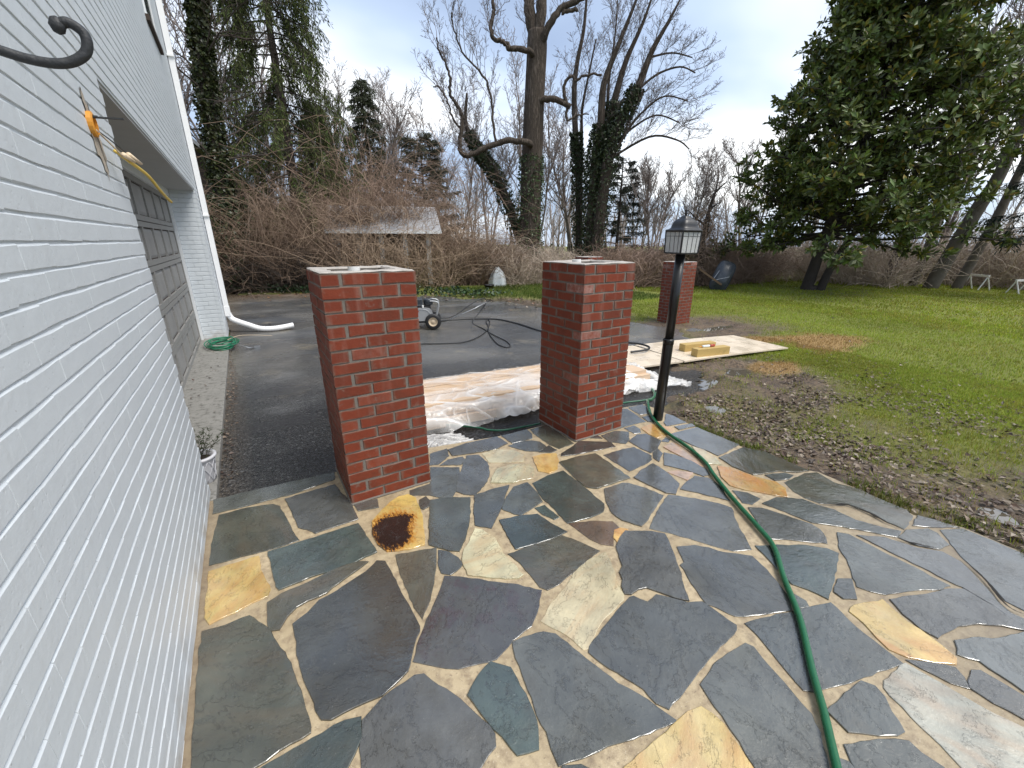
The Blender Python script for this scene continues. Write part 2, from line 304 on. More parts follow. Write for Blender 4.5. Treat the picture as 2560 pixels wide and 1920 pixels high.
def wood(name, a, b, scale=3.0):
    g = G(name); o = g.obj(); n = g.noise(g.mapv(o, (1.5, 22, 22)), scale, 5, .6, 1.5); f = g.noise(o, 60, 4)
    c = g.mix(n, a, b); c = g.mix(g.ramp(g.noise(o, 7, 4), [(.60, 0), (.72, .4)]), c, tuple(k * .45 for k in a))
    return g.pbr(c, .6, g.bump(n, .3, .003, g.bump(f, .2, .001)))
M['ply'] = wood('pine_plywood', (.56, .42, .27), (.76, .64, .48)); M['lumber'] = wood('treated_lumber', (.36, .24, .07), (.56, .40, .15)); M['handle'] = wood('old_handle_wood', (.10, .06, .03), (.17, .10, .05))

gp = G('muddy_plywood'); o_ = gp.obj(); n_ = gp.noise(gp.mapv(o_, (1.2, 7, 7)), 2.2, 5, .6, 2.0); c_ = gp.mix(n_, (.56, .45, .32), (.76, .67, .54)); c_ = gp.mix(gp.ramp(gp.noise(o_, 16, 6, .75), [(.58, 0), (.66, .8)]), c_, (.14, .10, .065)); c_ = gp.mix(gp.ramp(gp.noise(o_, 2.3, 5, .6), [(.50, 0), (.70, .45)]), c_, (.38, .30, .21))
M['plydirty'] = gp.pbr(c_, gp.ramp(gp.noise(o_, 3, 4), [(.4, .18), (.6, .55)]), gp.bump(n_, .2, .003))
M['peach'] = wood('pine_boards', (.50, .35, .225), (.68, .52, .37)); M['rail'] = wood('weathered_rail', (.10, .045, .028), (.17, .08, .05)); M['doorwood'] = wood('weathered_grey_door', (.17, .167, .157), (.33, .325, .31), 2.0)
M['doorpanel'] = plain('grey_door_panel', (.265, .26, .25), .65, .3, 3, .2)
def concrete():
    g = G('wet_concrete'); p = g.pos(); n = g.noise(p, 4, 6, .65); f = g.noise(g.mapv(p, (90, 30, 60)), 1.5, 4)
    c = g.mix(n, (.17, .165, .15), (.30, .29, .265)); c = g.mix(g.ramp(g.noise(p, 20, 5, .7), [(.50, 0), (.64, .75)]), c, (.075, .07, .06))
    return g.pbr(c, .6, g.bump(f, .4, .003))
M['conc'] = concrete()
def asphalt():
    g = G('wet_asphalt'); p = g.pos(); n = g.noise(p, .55, 6, .6); m = g.noise(p, 5, 5, .6); agg = g.voro(p, 62); f = g.noise(p, 160, 3, .7)
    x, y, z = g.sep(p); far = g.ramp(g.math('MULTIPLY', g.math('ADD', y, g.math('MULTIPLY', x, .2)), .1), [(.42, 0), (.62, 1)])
    c = g.mix(g.ramp(n, [(.35, 0), (.65, 1)]), (.017, .018, .020), (.036, .036, .037)); c = g.mix(g.math('MULTIPLY', far, .9), c, g.mix(g.ramp(n, [(.42, 0), (.62, 1)]), (.075, .078, .082), (.145, .14, .13)))  # far part paler: wet sky sheen put into the base colour
    edge = g.math('MULTIPLY', g.ramp(y, [(0, 0), (1, 1)]), 1.0); edge = g.math('MULTIPLY', g.math('SUBTRACT', y, 13.2), .55, True)
    c = g.mix(g.math('MULTIPLY', edge, g.ramp(m, [(.3, .4), (.6, 1)])), c, (.20, .135, .085))
    lf = g.math('SUBTRACT', 1.0, g.math('MULTIPLY', g.math('ADD', x, .42), 4.0), True); c = g.mix(g.math('MULTIPLY', lf, .55), c, (.16, .125, .085))
    sand = g.math('MULTIPLY', g.ramp(g.noise(p, 1.6, 5, .65), [(.56, 0), (.68, 1)]), far); c = g.mix(g.math('MULTIPLY', sand, .45), c, (.30, .26, .19))
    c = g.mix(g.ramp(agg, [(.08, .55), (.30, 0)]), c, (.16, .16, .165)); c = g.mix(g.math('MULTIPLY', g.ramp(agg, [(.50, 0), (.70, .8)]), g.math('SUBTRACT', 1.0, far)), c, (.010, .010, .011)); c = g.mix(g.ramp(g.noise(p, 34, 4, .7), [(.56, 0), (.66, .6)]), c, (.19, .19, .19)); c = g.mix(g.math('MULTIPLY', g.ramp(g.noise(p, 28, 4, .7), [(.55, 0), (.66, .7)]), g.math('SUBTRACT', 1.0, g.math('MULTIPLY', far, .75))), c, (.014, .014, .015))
    pool = g.noise(g.mapv(p, (.5, 1.1, 1)), .85, 4, .5); rough = g.ramp(pool, [(.40, .06), (.52, .20), (.66, .48)])
    hb = g.math('ADD', g.math('MULTIPLY', agg, .8), g.math('MULTIPLY', f, .5)); near = g.math('SUBTRACT', 1.15, g.math('MULTIPLY', far, .8))
    b = g.n('ShaderNodeBump'); g.put(b.inputs['Height'], hb); g.put(b.inputs['Strength'], near); b.inputs['Distance'].default_value = .010
    return g.pbr(c, rough, b.outputs[0])
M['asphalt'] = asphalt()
def ground():
    g = G('lawn_soil'); p = g.pos(); a = g.sep(g.attr()); n = g.noise(p, 3.0, 6, .65); f = g.noise(p, 26, 6, .7); h = g.noise(p, 110, 4, .7)
    mud = g.mix(g.ramp(n, [(.3, 0), (.7, 1)]), (.085, .056, .034), (.20, .14, .088)); mud = g.mix(g.ramp(f, [(.45, 0), (.62, .8)]), mud, (.028, .020, .014)); mud = g.mix(g.ramp(h, [(.60, 0), (.70, .7)]), mud, (.19, .16, .12))
    gr = g.mix(g.noise(p, .8, 4), (.15, .17, .03), (.225, .24, .045)); gr = g.mix(g.ramp(f, [(.48, 0), (.70, .6)]), gr, (.06, .075, .016))
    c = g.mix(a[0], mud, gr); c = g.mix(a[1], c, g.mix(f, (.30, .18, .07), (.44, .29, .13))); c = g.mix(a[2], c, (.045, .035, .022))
    wetr = g.ramp(g.noise(p, 6, 5), [(.36, .25), (.50, .75)]); rough = g.math('ADD', wetr, g.math('MULTIPLY', a[0], .4), True)
    return g.pbr(c, rough, g.bump(f, .9, .035, g.bump(h, .6, .010)))
M['ground'] = ground()
def vcol(name, rough=.6, spec=.4, trans=.0):
    g = G(name); c = g.attr(); m = g.pbr(c, rough, spec=spec)
    if trans:
        t = g.n('ShaderNodeBsdfTranslucent'); g.put(t.inputs[0], c); x = g.n('ShaderNodeMixShader'); x.inputs[0].default_value = trans
        g.t.links.new(g.p.outputs[0], x.inputs[1]); g.t.links.new(t.outputs[0], x.inputs[2]); g.t.links.new(x.outputs[0], g.out.inputs[0])
    return m
M['blade'] = vcol('grass_blade', .6, .2, .42); M['leaf'] = vcol('evergreen_leaf', .42, .4, .15); M['needle'] = vcol('conifer_needle', .6, .3, .15); M['litter'] = vcol('fallen_leaf', .5, .4)
M['ivy'] = vcol('ivy_leaf', .4, .4, .1)
def water():
    g = G('puddle_water'); p = g.pos()
    return g.pbr((.10, .085, .065), .02, g.bump(g.noise(p, 9, 2), .02, .003), spec=1.0, IOR=1.7)
M['water'] = water()
def film():
    g = G('clear_plastic_film'); p = g.pos(); cr = g.sep(g.attr())[0]
    b = g.bump(g.noise(g.mapv(p, (5, 14, 9)), 1.5, 4, .55, .8), .35, .02)
    m = g.pbr((.86, .85, .83), .16, b, spec=.7); t = g.n('ShaderNodeBsdfTransparent'); t.inputs[0].default_value = (.97, .95, .92, 1)
    x = g.n('ShaderNodeMixShader'); f = g.math('ADD', g.math('MULTIPLY', cr, .62), g.ramp(g.noise(p, 3.2, 4), [(.40, .02), (.7, .22)]), True); g.put(x.inputs[0], f)  # folds and streaks go whiter: highlights painted in by opacity
    g.t.links.new(t.outputs[0], x.inputs[1]); g.t.links.new(g.p.outputs[0], x.inputs[2]); g.t.links.new(x.outputs[0], g.out.inputs[0]); return m
M['film'] = film()
def seeded():
    g = G('seeded_glass'); p = g.obj(); return g.pbr((.66, .67, .67), .12, g.bump(g.noise(p, 60, 4), .5, .004), spec=.6, Transmission_Weight=.35)
M['glass'] = seeded()
gw = G('dark_window_glass'); M['winglass'] = gw.pbr((.05, .06, .07), .04, spec=.6)
M['cap'] = plain('lantern_black', (.016, .016, .018), .38, .3, 30, .2); M['tray'] = plain('black_poly_tray', (.040, .047, .056), .30, .2, 10, .08)
M['cloth'] = plain('white_cloth', (.62, .66, .68), .8, .12, 6, .4, .02); M['shingle'] = plain('grey_shingle', (.34, .34, .35), .8, .15, 4, .3, .02, local=False)
M['oldpaint'] = plain('peeling_white_paint', (.72, .73, .72), .8, .35, 6, .4, .02); M['oldwood_shade'] = plain('dark_old_wood_and_shade', (.05, .035, .028), .9, .3, 4, .3)
M['potwhite'] = plain('white_planter', (.56, .56, .58), .5, .08, 12, .1); M['potsoil'] = plain('potting_soil', (.03, .022, .015), .95, .4, 40, .8, .02)
M['redpack'] = plain('red_label', (.34, .05, .03), .4, .5, 30); M['stain'] = plain('old_paint_stain', (.40, .34, .27), .7, .4, 25, .3)
STONES = """
g -0.402,2.711 -0.215,2.695 0.041,2.692 0.280,2.735 0.295,2.825 -0.130,2.860 -0.405,2.875
o -0.389,2.455 -0.398,2.221 -0.094,2.185 -0.000,2.187 -0.044,2.464 -0.062,2.583 -0.094,2.629 -0.230,2.670 -0.369,2.674
b 0.001,2.452 0.016,2.304 0.055,2.258 0.085,2.203 0.315,2.210 0.313,2.377 0.267,2.660 -0.025,2.649
y -0.395,1.859 -0.380,1.812 -0.164,1.852 -0.153,1.885 -0.180,2.027 -0.190,2.165 -0.288,2.168 -0.397,2.173
t -0.131,2.010 -0.123,1.888 -0.116,1.863 0.007,1.870 0.170,1.857 0.334,1.875 0.317,2.031 0.307,2.160 -0.145,2.166
o -0.165,1.725 -0.166,1.641 -0.133,1.626 -0.099,1.680 -0.059,1.713 -0.011,1.724 0.037,1.723 0.069,1.728 0.153,1.772 0.227,1.803 0.278,1.826 0.231,1.850 0.177,1.857 0.102,1.853 0.003,1.834 -0.107,1.827 -0.163,1.805
o -0.402,1.528 -0.399,1.357 -0.395,1.192 -0.284,1.123 -0.239,1.124 -0.167,1.135 -0.074,1.140 -0.074,1.156 -0.081,1.224 -0.086,1.302 -0.104,1.408 -0.122,1.495 -0.156,1.590 -0.173,1.656 -0.236,1.765 -0.322,1.764 -0.401,1.780
d -0.077,1.556 -0.079,1.461 -0.065,1.320 -0.048,1.232 -0.047,1.203 -0.035,1.163 -0.010,1.145 0.036,1.146 0.104,1.143 0.157,1.134 0.209,1.150 0.265,1.173 0.277,1.192 0.317,1.259 0.360,1.309 0.367,1.329 0.360,1.518 0.357,1.662 0.350,1.785 0.320,1.809 0.252,1.760 0.110,1.712 0.034,1.697 -0.019,1.653 -0.079,1.625
o 0.396,1.671 0.386,1.437 0.392,1.363 0.455,1.440 0.509,1.525 0.580,1.672 0.611,1.740 0.414,1.799
s 0.482,1.423 0.390,1.322 0.334,1.255 0.297,1.200 0.395,1.108 0.431,1.082 0.542,1.045 0.572,1.040 0.669,1.074 0.767,1.089 0.855,1.155 0.915,1.218 0.819,1.321 0.629,1.491 0.572,1.534
g 0.054,1.003 0.038,0.923 0.327,0.744 0.359,0.759 0.422,0.784 0.437,0.814 0.421,0.875 0.387,0.974 0.341,1.062 0.311,1.128 0.281,1.140 0.246,1.133 0.158,1.121 0.107,1.097 0.081,1.086
t -0.254,1.105 -0.014,0.956 0.006,0.972 0.033,0.997 0.062,1.036 0.076,1.099 0.030,1.112 -0.043,1.111 -0.128,1.111 -0.212,1.108
t 0.431,0.904 0.445,0.829 0.471,0.726 0.534,0.705 0.576,0.774 0.593,0.869 0.594,0.930 0.599,0.978 0.546,1.035 0.490,1.017 0.419,0.971
g 0.652,1.036 0.626,0.929 0.601,0.818 0.588,0.756 0.589,0.730 0.573,0.681 0.564,0.636 0.636,0.614 0.729,0.596 0.787,0.577 0.902,0.546 0.980,0.523 0.957,0.586 0.936,0.651 0.900,0.721 0.878,0.812 0.857,0.888 0.830,1.002 0.795,1.035 0.712,1.059 0.662,1.063
c 1.225,1.249 1.107,1.220 1.028,1.173 0.916,1.136 0.820,1.085 0.845,1.032 0.872,0.979 0.887,0.893 0.902,0.885 0.985,0.929 1.081,0.961 1.194,0.982 1.221,1.004 1.240,1.072 1.225,1.012 1.254,1.086 1.284,1.121 1.326,1.199 1.347,1.247
g 1.129,0.949 1.015,0.918 0.914,0.885 0.897,0.870 0.909,0.806 0.942,0.727 0.969,0.660 0.968,0.602 0.987,0.568 1.076,0.576 1.161,0.591 1.294,0.609 1.487,0.626 1.503,0.636 1.496,0.731 1.491,0.784 1.432,0.816 1.392,0.869 1.347,0.921 1.282,0.914 1.251,0.970 1.234,0.972
g 1.493,1.288 1.428,1.248 1.377,1.179 1.348,1.127 1.305,1.108 1.285,1.065 1.249,1.036 1.228,1.001 1.250,0.987 1.300,0.989 1.342,0.975 1.369,0.931 1.404,0.871 1.442,0.823 1.519,0.920 1.549,0.946 1.596,1.008 1.667,1.100 1.721,1.181 1.649,1.250 1.557,1.312
c 0.781,1.689 0.713,1.627 0.684,1.573 0.669,1.486 0.761,1.407 0.866,1.339 0.893,1.342 0.892,1.433 0.885,1.521 0.896,1.578 0.908,1.637 0.882,1.738 0.857,1.768
g 0.573,1.607 0.566,1.561 0.598,1.530 0.631,1.537 0.679,1.564 0.675,1.615 0.654,1.677 0.616,1.719
g 0.655,1.953 0.588,1.782 0.659,1.687 0.701,1.654 0.768,1.724 0.833,1.812 0.912,1.953 0.963,2.055 0.850,2.124 0.745,2.162
x 0.521,2.265 0.440,2.196 0.383,2.137 0.353,2.022 0.359,1.924 0.384,1.851 0.485,1.807 0.565,1.796 0.603,1.910 0.642,2.039 0.652,2.115 0.669,2.227 0.640,2.292 0.585,2.298
g 0.336,2.286 0.448,2.258 0.463,2.346 0.326,2.360
b 0.814,2.341 0.668,2.332 0.655,2.282 0.757,2.219 0.823,2.141 0.875,2.127 0.929,2.179 1.001,2.299 1.062,2.430 0.891,2.536
d 0.657,2.129 0.672,2.094 0.708,2.106 0.738,2.158 0.730,2.212 0.687,2.198
b 0.898,2.568 0.950,2.547 1.069,2.625 1.101,2.740 0.966,2.728
b 1.092,2.611 1.251,2.565 1.420,2.529 1.547,2.565 1.536,2.708 1.273,2.735 1.101,2.713
b 1.092,2.459 1.142,2.490 1.147,2.550 1.038,2.567 0.960,2.529
b 1.079,2.408 0.977,2.271 0.922,2.164 0.948,2.110 1.007,2.064 1.146,2.166 1.213,2.256 1.267,2.388 1.263,2.518 1.184,2.553
c 1.281,2.379 1.389,2.312 1.498,2.257 1.562,2.345 1.524,2.450 1.416,2.531 1.298,2.523
c 1.194,2.179 1.159,2.137 1.283,2.061 1.428,2.034 1.497,2.125 1.515,2.197 1.385,2.266 1.276,2.263
h 1.556,2.184 1.516,2.091 1.559,2.030 1.636,2.039 1.733,2.149 1.774,2.228 1.683,2.270 1.593,2.274
g 1.582,2.543 1.765,2.535 1.806,2.605 1.822,2.695 1.575,2.700
g 1.603,2.387 1.682,2.325 1.778,2.363 1.783,2.448 1.738,2.506 1.635,2.540 1.533,2.529
d 1.747,2.265 1.814,2.271 1.805,2.361 1.680,2.313
o 1.829,2.575 1.822,2.365 1.843,2.281 1.993,2.288 2.031,2.687 1.981,2.683 1.848,2.678
d 1.962,2.250 1.811,2.204 1.785,2.181 1.897,2.138 2.048,2.112 2.241,2.076 2.266,2.149 2.057,2.293
d 2.252,2.233 2.255,2.288 2.177,2.289
g 2.256,2.155 2.346,2.069 2.428,2.109 2.525,2.208 2.442,2.277 2.285,2.276
b 2.545,2.163 2.602,2.144 2.652,2.197 2.666,2.275 2.552,2.276
b 2.521,2.296 2.689,2.297 2.813,2.275 2.898,2.580 2.845,2.613
b 2.895,2.416 3.014,2.383 3.087,2.463 3.115,2.578 2.931,2.594
b 2.834,2.269 2.888,2.210 2.973,2.348 2.866,2.356
b 2.930,2.166 2.890,2.119 3.106,2.075 3.129,2.231 3.120,2.297
h 2.637,2.090 2.644,2.006 2.717,1.992 2.867,1.996 2.917,2.050 2.819,2.216 2.674,2.200
b 2.924,2.011 3.104,1.986 3.123,2.028 2.942,2.069
b 2.387,1.929 2.394,1.857 2.483,1.870 2.627,1.955 2.617,2.102 2.545,2.131 2.399,2.081
b 2.785,1.918 2.774,1.774 2.787,1.681 2.787,1.560 3.090,1.579 3.089,1.960 2.770,1.991
b 2.656,1.907 2.713,1.932 2.709,1.972 2.622,1.943
p 2.548,1.774 2.546,1.670 2.517,1.516 2.597,1.514 2.661,1.704 2.686,1.815 2.681,1.885 2.555,1.867
c 2.677,1.641 2.620,1.524 2.686,1.471 2.743,1.548 2.777,1.674 2.757,1.762
b 2.059,1.754 2.233,1.764 2.319,1.785 2.362,1.823 2.358,1.990 2.254,2.012 2.066,2.020
b 2.350,1.792 2.338,1.736 2.459,1.803 2.487,1.867 2.412,1.845
b 2.332,1.679 2.413,1.546 2.440,1.440 2.490,1.430 2.534,1.482 2.545,1.620 2.520,1.739 2.483,1.802
o 1.669,1.822 1.667,1.762 1.711,1.714 1.866,1.700 1.988,1.687 2.012,1.889 2.026,2.071 1.868,2.103 1.716,2.109
b 2.034,1.564 2.056,1.442 2.093,1.400 2.212,1.464 2.266,1.625 2.277,1.737 2.152,1.719 2.020,1.678
p 2.299,1.462 2.414,1.506 2.349,1.581 2.276,1.608
b 2.246,1.305 2.321,1.176 2.417,1.297 2.440,1.407 2.386,1.469 2.289,1.454 2.170,1.420
t 1.348,1.806 1.346,1.684 1.327,1.536 1.475,1.506 1.575,1.509 1.629,1.561 1.646,1.697 1.655,1.851 1.663,2.000 1.528,2.005 1.393,1.983
g 1.666,1.573 1.612,1.469 1.613,1.389 1.666,1.296 1.717,1.309 1.858,1.367 2.014,1.431 1.984,1.545 1.933,1.647 1.900,1.668 1.750,1.681
b 0.928,1.927 0.871,1.796 0.932,1.728 1.072,1.855 1.172,1.971 1.244,2.044 1.126,2.058 1.000,2.059
g 1.076,1.844 1.112,1.771 1.141,1.737 1.326,1.784 1.357,1.914 1.365,2.010 1.263,2.012 1.140,1.917
t 1.254,1.675 1.283,1.602 1.317,1.604 1.316,1.746 1.250,1.752
t 0.991,1.684 0.975,1.596 0.959,1.513 1.161,1.480 1.275,1.479 1.242,1.588 1.225,1.693 1.138,1.731 1.009,1.764
r 1.348,1.364 1.370,1.310 1.414,1.263 1.477,1.326 1.548,1.354 1.554,1.410 1.452,1.481 1.332,1.530
h 1.464,1.306 1.450,1.267 1.507,1.286 1.579,1.317 1.554,1.343 1.512,1.347
o 0.928,1.422 0.928,1.331 0.923,1.239 0.941,1.208 1.008,1.207 1.162,1.242 1.326,1.273 1.274,1.397 1.233,1.470 1.043,1.487 0.908,1.501
g 1.875,1.348 1.763,1.296 1.692,1.257 1.743,1.189 1.822,1.063 1.861,0.992 1.918,0.906 2.009,0.862 2.063,0.921 2.122,0.998 2.258,1.128 2.232,1.196 2.158,1.304 2.051,1.417
g 1.633,0.985 1.598,0.983 1.591,0.953 1.564,0.913 1.530,0.842 1.500,0.769 1.525,0.717 1.544,0.666 1.609,0.630 1.704,0.588 1.783,0.553 1.856,0.610 1.882,0.655 1.932,0.742 1.960,0.830 1.849,0.942 1.831,0.983 1.783,1.035 1.695,1.076
g 1.141,0.512 1.127,0.453 1.102,0.377 1.075,0.315 1.061,0.289 1.242,0.177 1.262,0.194 1.352,0.256 1.387,0.298 1.410,0.374 1.449,0.499 1.467,0.542 1.457,0.565 1.381,0.574 1.296,0.580 1.212,0.566 1.158,0.558
y 0.950,0.521 0.893,0.521 0.793,0.521 0.735,0.521 0.676,0.528 1.046,0.299 1.063,0.317 1.082,0.370 1.090,0.409 1.102,0.437 1.098,0.477 1.087,0.508 1.034,0.522 0.982,0.522
b 1.536,0.564 1.506,0.485 1.472,0.404 1.456,0.352 1.481,0.331 1.519,0.319 1.599,0.288 1.698,0.261 1.797,0.229 1.886,0.204 1.898,0.271 1.919,0.366 1.951,0.431 1.975,0.479 1.764,0.547 1.642,0.592 1.543,0.620
t 2.018,0.782 1.968,0.686 1.943,0.627 1.969,0.571 1.985,0.498 2.089,0.526 2.211,0.558 2.358,0.608 2.347,0.652 2.277,0.724 2.150,0.807 2.050,0.862
g 1.808,0.541 1.866,0.524 1.885,0.544 1.885,0.587
g 2.233,0.929 2.176,0.851 2.263,0.790 2.397,0.673 2.442,0.699 2.490,0.748 2.500,0.797 2.447,0.944 2.414,1.028 2.354,1.073
g 2.405,0.616 2.351,0.563 2.261,0.505 2.183,0.458 2.203,0.415 2.239,0.373 2.402,0.302 2.499,0.247 2.556,0.232 2.567,0.365 2.564,0.461 2.574,0.544 2.577,0.644 2.547,0.683
b 2.055,0.498 2.048,0.463 2.093,0.431 2.214,0.496 2.159,0.525
g 2.498,0.937 2.522,0.803 2.581,0.743 2.669,0.644 2.746,0.539 2.778,0.498 2.859,0.504 2.815,0.561 2.760,0.678 2.764,0.789 2.732,0.868 2.722,0.945 2.600,1.039 2.465,1.051
o 2.769,1.019 2.754,0.944 2.768,0.868 2.902,0.768 2.914,0.663 2.893,0.580 2.897,0.503 2.943,0.504 3.090,0.521 3.133,0.560 3.131,0.701 3.154,0.800 3.108,0.929 3.153,1.053 3.074,1.090 2.829,1.102
o 2.731,1.407 2.748,1.271 2.808,1.244 2.950,1.201 3.033,1.127 3.123,1.094 3.135,1.255 3.143,1.406 3.071,1.534 2.764,1.535
h 2.535,1.370 2.484,1.275 2.516,1.196 2.601,1.085 2.666,1.008 2.757,1.066 2.780,1.133 2.720,1.255 2.694,1.406 2.639,1.464
b 2.799,1.152 2.893,1.115 2.967,1.119 2.955,1.165 2.810,1.221
b 2.370,1.119 2.401,1.082 2.503,1.090 2.500,1.167 2.444,1.230
b 2.842,0.487 2.781,0.490 2.789,0.411 2.843,0.345 2.933,0.328 3.006,0.392 3.014,0.430 2.895,0.490
b 2.974,0.485 3.044,0.432 3.176,0.344 3.151,0.435 3.119,0.503
b 2.986,0.335 2.873,0.264 2.794,0.185 2.696,0.100 2.652,0.070 2.649,0.017 2.633,-0.034 3.156,0.040 3.160,0.098 3.177,0.210 3.179,0.328 3.059,0.388
b 2.604,0.474 2.604,0.348 2.594,0.218 2.601,0.198 2.573,0.095 2.532,-0.002 2.541,-0.035 2.573,-0.031 2.581,0.006 2.576,0.043 2.613,0.089 2.675,0.133 2.736,0.183 2.817,0.257 2.833,0.325 2.760,0.403 2.717,0.529 2.611,0.616
b 2.171,0.286 2.141,0.220 2.144,0.171 2.215,0.158 2.289,0.145 2.355,0.116 2.449,0.050 2.496,-0.008 2.517,-0.004 2.556,0.091 2.580,0.193 2.526,0.224 2.368,0.283 2.220,0.346
y 1.992,0.414 1.975,0.356 1.938,0.299 1.915,0.253 1.934,0.206 1.998,0.138 2.054,0.097 2.088,0.103 2.114,0.159 2.133,0.218 2.135,0.265 2.166,0.324 2.192,0.363 2.044,0.418
g 1.921,0.159 1.939,0.083 1.968,0.041 2.009,0.065 2.032,0.090 1.990,0.136 1.911,0.199
b 2.148,0.109 2.114,0.105 2.148,0.052 2.136,-0.007 2.122,-0.067 2.123,-0.097 2.520,-0.038 2.475,-0.011 2.325,0.048 2.289,0.081 2.186,0.126
b 1.972,0.038 1.971,-0.020 1.984,-0.089 1.987,-0.117 2.093,-0.101 2.092,-0.072 2.096,-0.014 2.095,0.038 2.072,0.052
w 1.743,0.211 1.710,0.201 1.696,0.179 1.686,0.140 1.659,0.087 1.642,0.033 1.613,-0.024 1.593,-0.041 1.767,-0.149 1.944,-0.123 1.941,-0.096 1.919,-0.030 1.909,0.039 1.901,0.129 1.896,0.195
b 1.433,0.206 1.463,0.185 1.504,0.152 1.556,0.120 1.587,0.111 1.629,0.158 1.668,0.191 1.685,0.222 1.667,0.255 1.530,0.265 1.446,0.272
g 1.341,0.159 1.316,0.131 1.553,-0.016 1.564,0.007 1.555,0.058 1.565,0.090 1.535,0.113 1.458,0.156 1.377,0.194
g 1.260,0.166 1.304,0.138 1.326,0.154 1.331,0.167 1.320,0.186
g 0.550,0.606 0.624,0.560 0.636,0.574 0.621,0.597 0.570,0.625
"""
# ------------------------------------------------------------------ ground, driveway, puddles
def Zb(x): x = np.asarray(x, float); return -.05 - .03 * np.clip(x, 0, 9) - .010 * np.maximum(0, x - 9)
PATIO = [(-.60, -1.6), (3.20, -1.6), (3.19, .10), (3.205, .33), (3.115, .52), (3.15, .70), (3.175, 1.05), (3.14, 1.10), (3.085, 1.54), (3.10, 1.96), (3.135, 2.30), (3.14, 2.58), (2.86, 2.63), (1.99, 2.70), (1.58, 2.715), (.99, 2.83), (.295, 2.83), (-.40, 2.88), (-.60, 2.89)]
DRIVE = [(-.9, 2.4), (3.5, 2.4), (3.75, 2.75), (4.35, 3.35), (5.6, 4.1), (7.0, 4.65), (7.75, 5.6), (7.5, 6.3), (7.2, 7.6), (6.95, 9.5), (6.7, 10.9), (6.1, 11.9), (5.1, 12.7), (3.0, 14.2), (.8, 15.2), (-.9, 16.1), (-4, 17.5), (-4, 9.4), (-.9, 9.4)]
PUD = [(4.83, 3.36, .34, .16), (4.9, 3.08, .22, .13), (4.42, 3.02, .50, .17), (5.70, 3.16, .36, .22), (3.87, 2.31, .13, .09), (8.60, 5.45, .75, .20), (7.20, 5.95, .36, .16), (3.75, .28, .15, .10)]
def ground_height(x, y):
    z = Zb(x); dp = sdist(x, y, PATIO)
    z = z + (-.018 - z) * (1 - sstep(.0, 1.1, dp)) * ((y < 2.62) & (x > 0))          # banked up to the patio edge
    dd = sdist(x, y, DRIVE) + (fbm(x * 2.2, y * 2.2, 3, 5) - .5) * .5
    z = z + (.016 - .05 * sstep(.06, -.16, dd)) * (1.0 - ((y < 2.62) & (x > 0) & (dd > .3)))
    mudz = 1 - sstep(.2, 1.8, np.hypot((x - 5.0) / 1.5, y - 2.9) - .6)
    z = z + (fbm(x * 2.7, y * 2.7, 4, 1) - .5) * (.035 + .05 * mudz) + (fbm(x * 9, y * 9, 3, 2) - .5) * (.02 + .018 * mudz)
    for (px, py, rx, ry) in PUD:
        k = 1 - sstep(.55, 1.35, np.hypot((x - px) / rx, (y - py) / ry)); zc = float(Zb(px)) - .075
        if px < 4: zc += .06
        z = z * (1 - k) + (zc + (fbm(x * 9, y * 9, 3, 2) - .5) * .03) * k
    z = np.where(inside(x, y, PATIO) & (dp < -.02), -.16, z); z = np.where(x < -.42, np.minimum(z, -.10 + 0 * z), z)
    far = sstep(24, 60, np.hypot(x, y)); return z + far * (fbm(x * .05, y * .05, 3, 9) - .3) * 1.6
def grid_lines(a, b, f0, f1, step):
    L_ = list(np.arange(f0, f1, step)); s = step; q = f1
    while q < b: L_.append(q); s *= 1.16; q += s
    L_.append(b); s = step; q = f0 - step; M_ = []
    while q > a: M_.append(q); s *= 1.16; q -= s
    return np.array([a] + M_[::-1] + L_)
gx = grid_lines(-70, 160, 2.9, 9.5, .05); gy = grid_lines(-60, 160, -.6, 6.6, .05)
X, Y = np.meshgrid(gx, gy); Zg = ground_height(X, Y)
def grassness(x, y):
    m1 = np.hypot((x - 4.7) / 2.0, (y - 2.9) / 1.15); m2 = np.hypot((x - 8.3) / 2.2, (y - 5.6) / 1.5); m3 = np.hypot((x - 4.6) / 1.5, (y - .6) / 1.2)
    m4 = np.hypot((x - 7.2) / 1.4, (y - 9.2) / 3.6)
    g1 = np.minimum(np.minimum(sstep(.75, 1.6, m1), sstep(.5, 1.5, m2)), np.minimum(.42 + sstep(.7, 1.5, m3), .15 + sstep(.6, 1.3, m4)))
    n = fbm(x * 1.3, y * 1.3, 4, 21) - .10 * sstep(.55, .75, fbm(x * .5, y * .5, 3, 23)); far_ = sstep(7.5, 10.5, x)
    band = sstep(.25, 2.1, x - 3.15 + (fbm(x * .9, y * .9, 3, 33) - .5) * 1.6) * .85 + .15; band = np.where(y < 2.9, band, 1)
    return np.clip(np.maximum(g1, .75 * far_ * (y < 4.5)) * 1.25 * band + (n - .5) * 1.1, 0, 1)
def strawness(x, y):
    k = np.minimum(np.hypot((x - 9.0) / 1.3, (y - 3.5) / .75), np.hypot((x - 6.35) / .55, (y - 2.95) / .30)); k = np.minimum(k, np.hypot((x - 8.2) / .9, (y - 4.1) / .4))
    return np.clip((1 - sstep(.55, 1.1, k + (fbm(x * 3, y * 3, 3, 31) - .5) * .8)), 0, 1)
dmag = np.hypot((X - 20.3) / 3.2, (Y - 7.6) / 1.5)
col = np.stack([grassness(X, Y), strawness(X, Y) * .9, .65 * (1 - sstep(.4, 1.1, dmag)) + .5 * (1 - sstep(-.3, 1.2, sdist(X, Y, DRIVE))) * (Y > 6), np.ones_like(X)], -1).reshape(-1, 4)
ny, nx = X.shape; i = np.arange(ny - 1)[:, None] * nx; j = np.arange(nx - 1)[None]
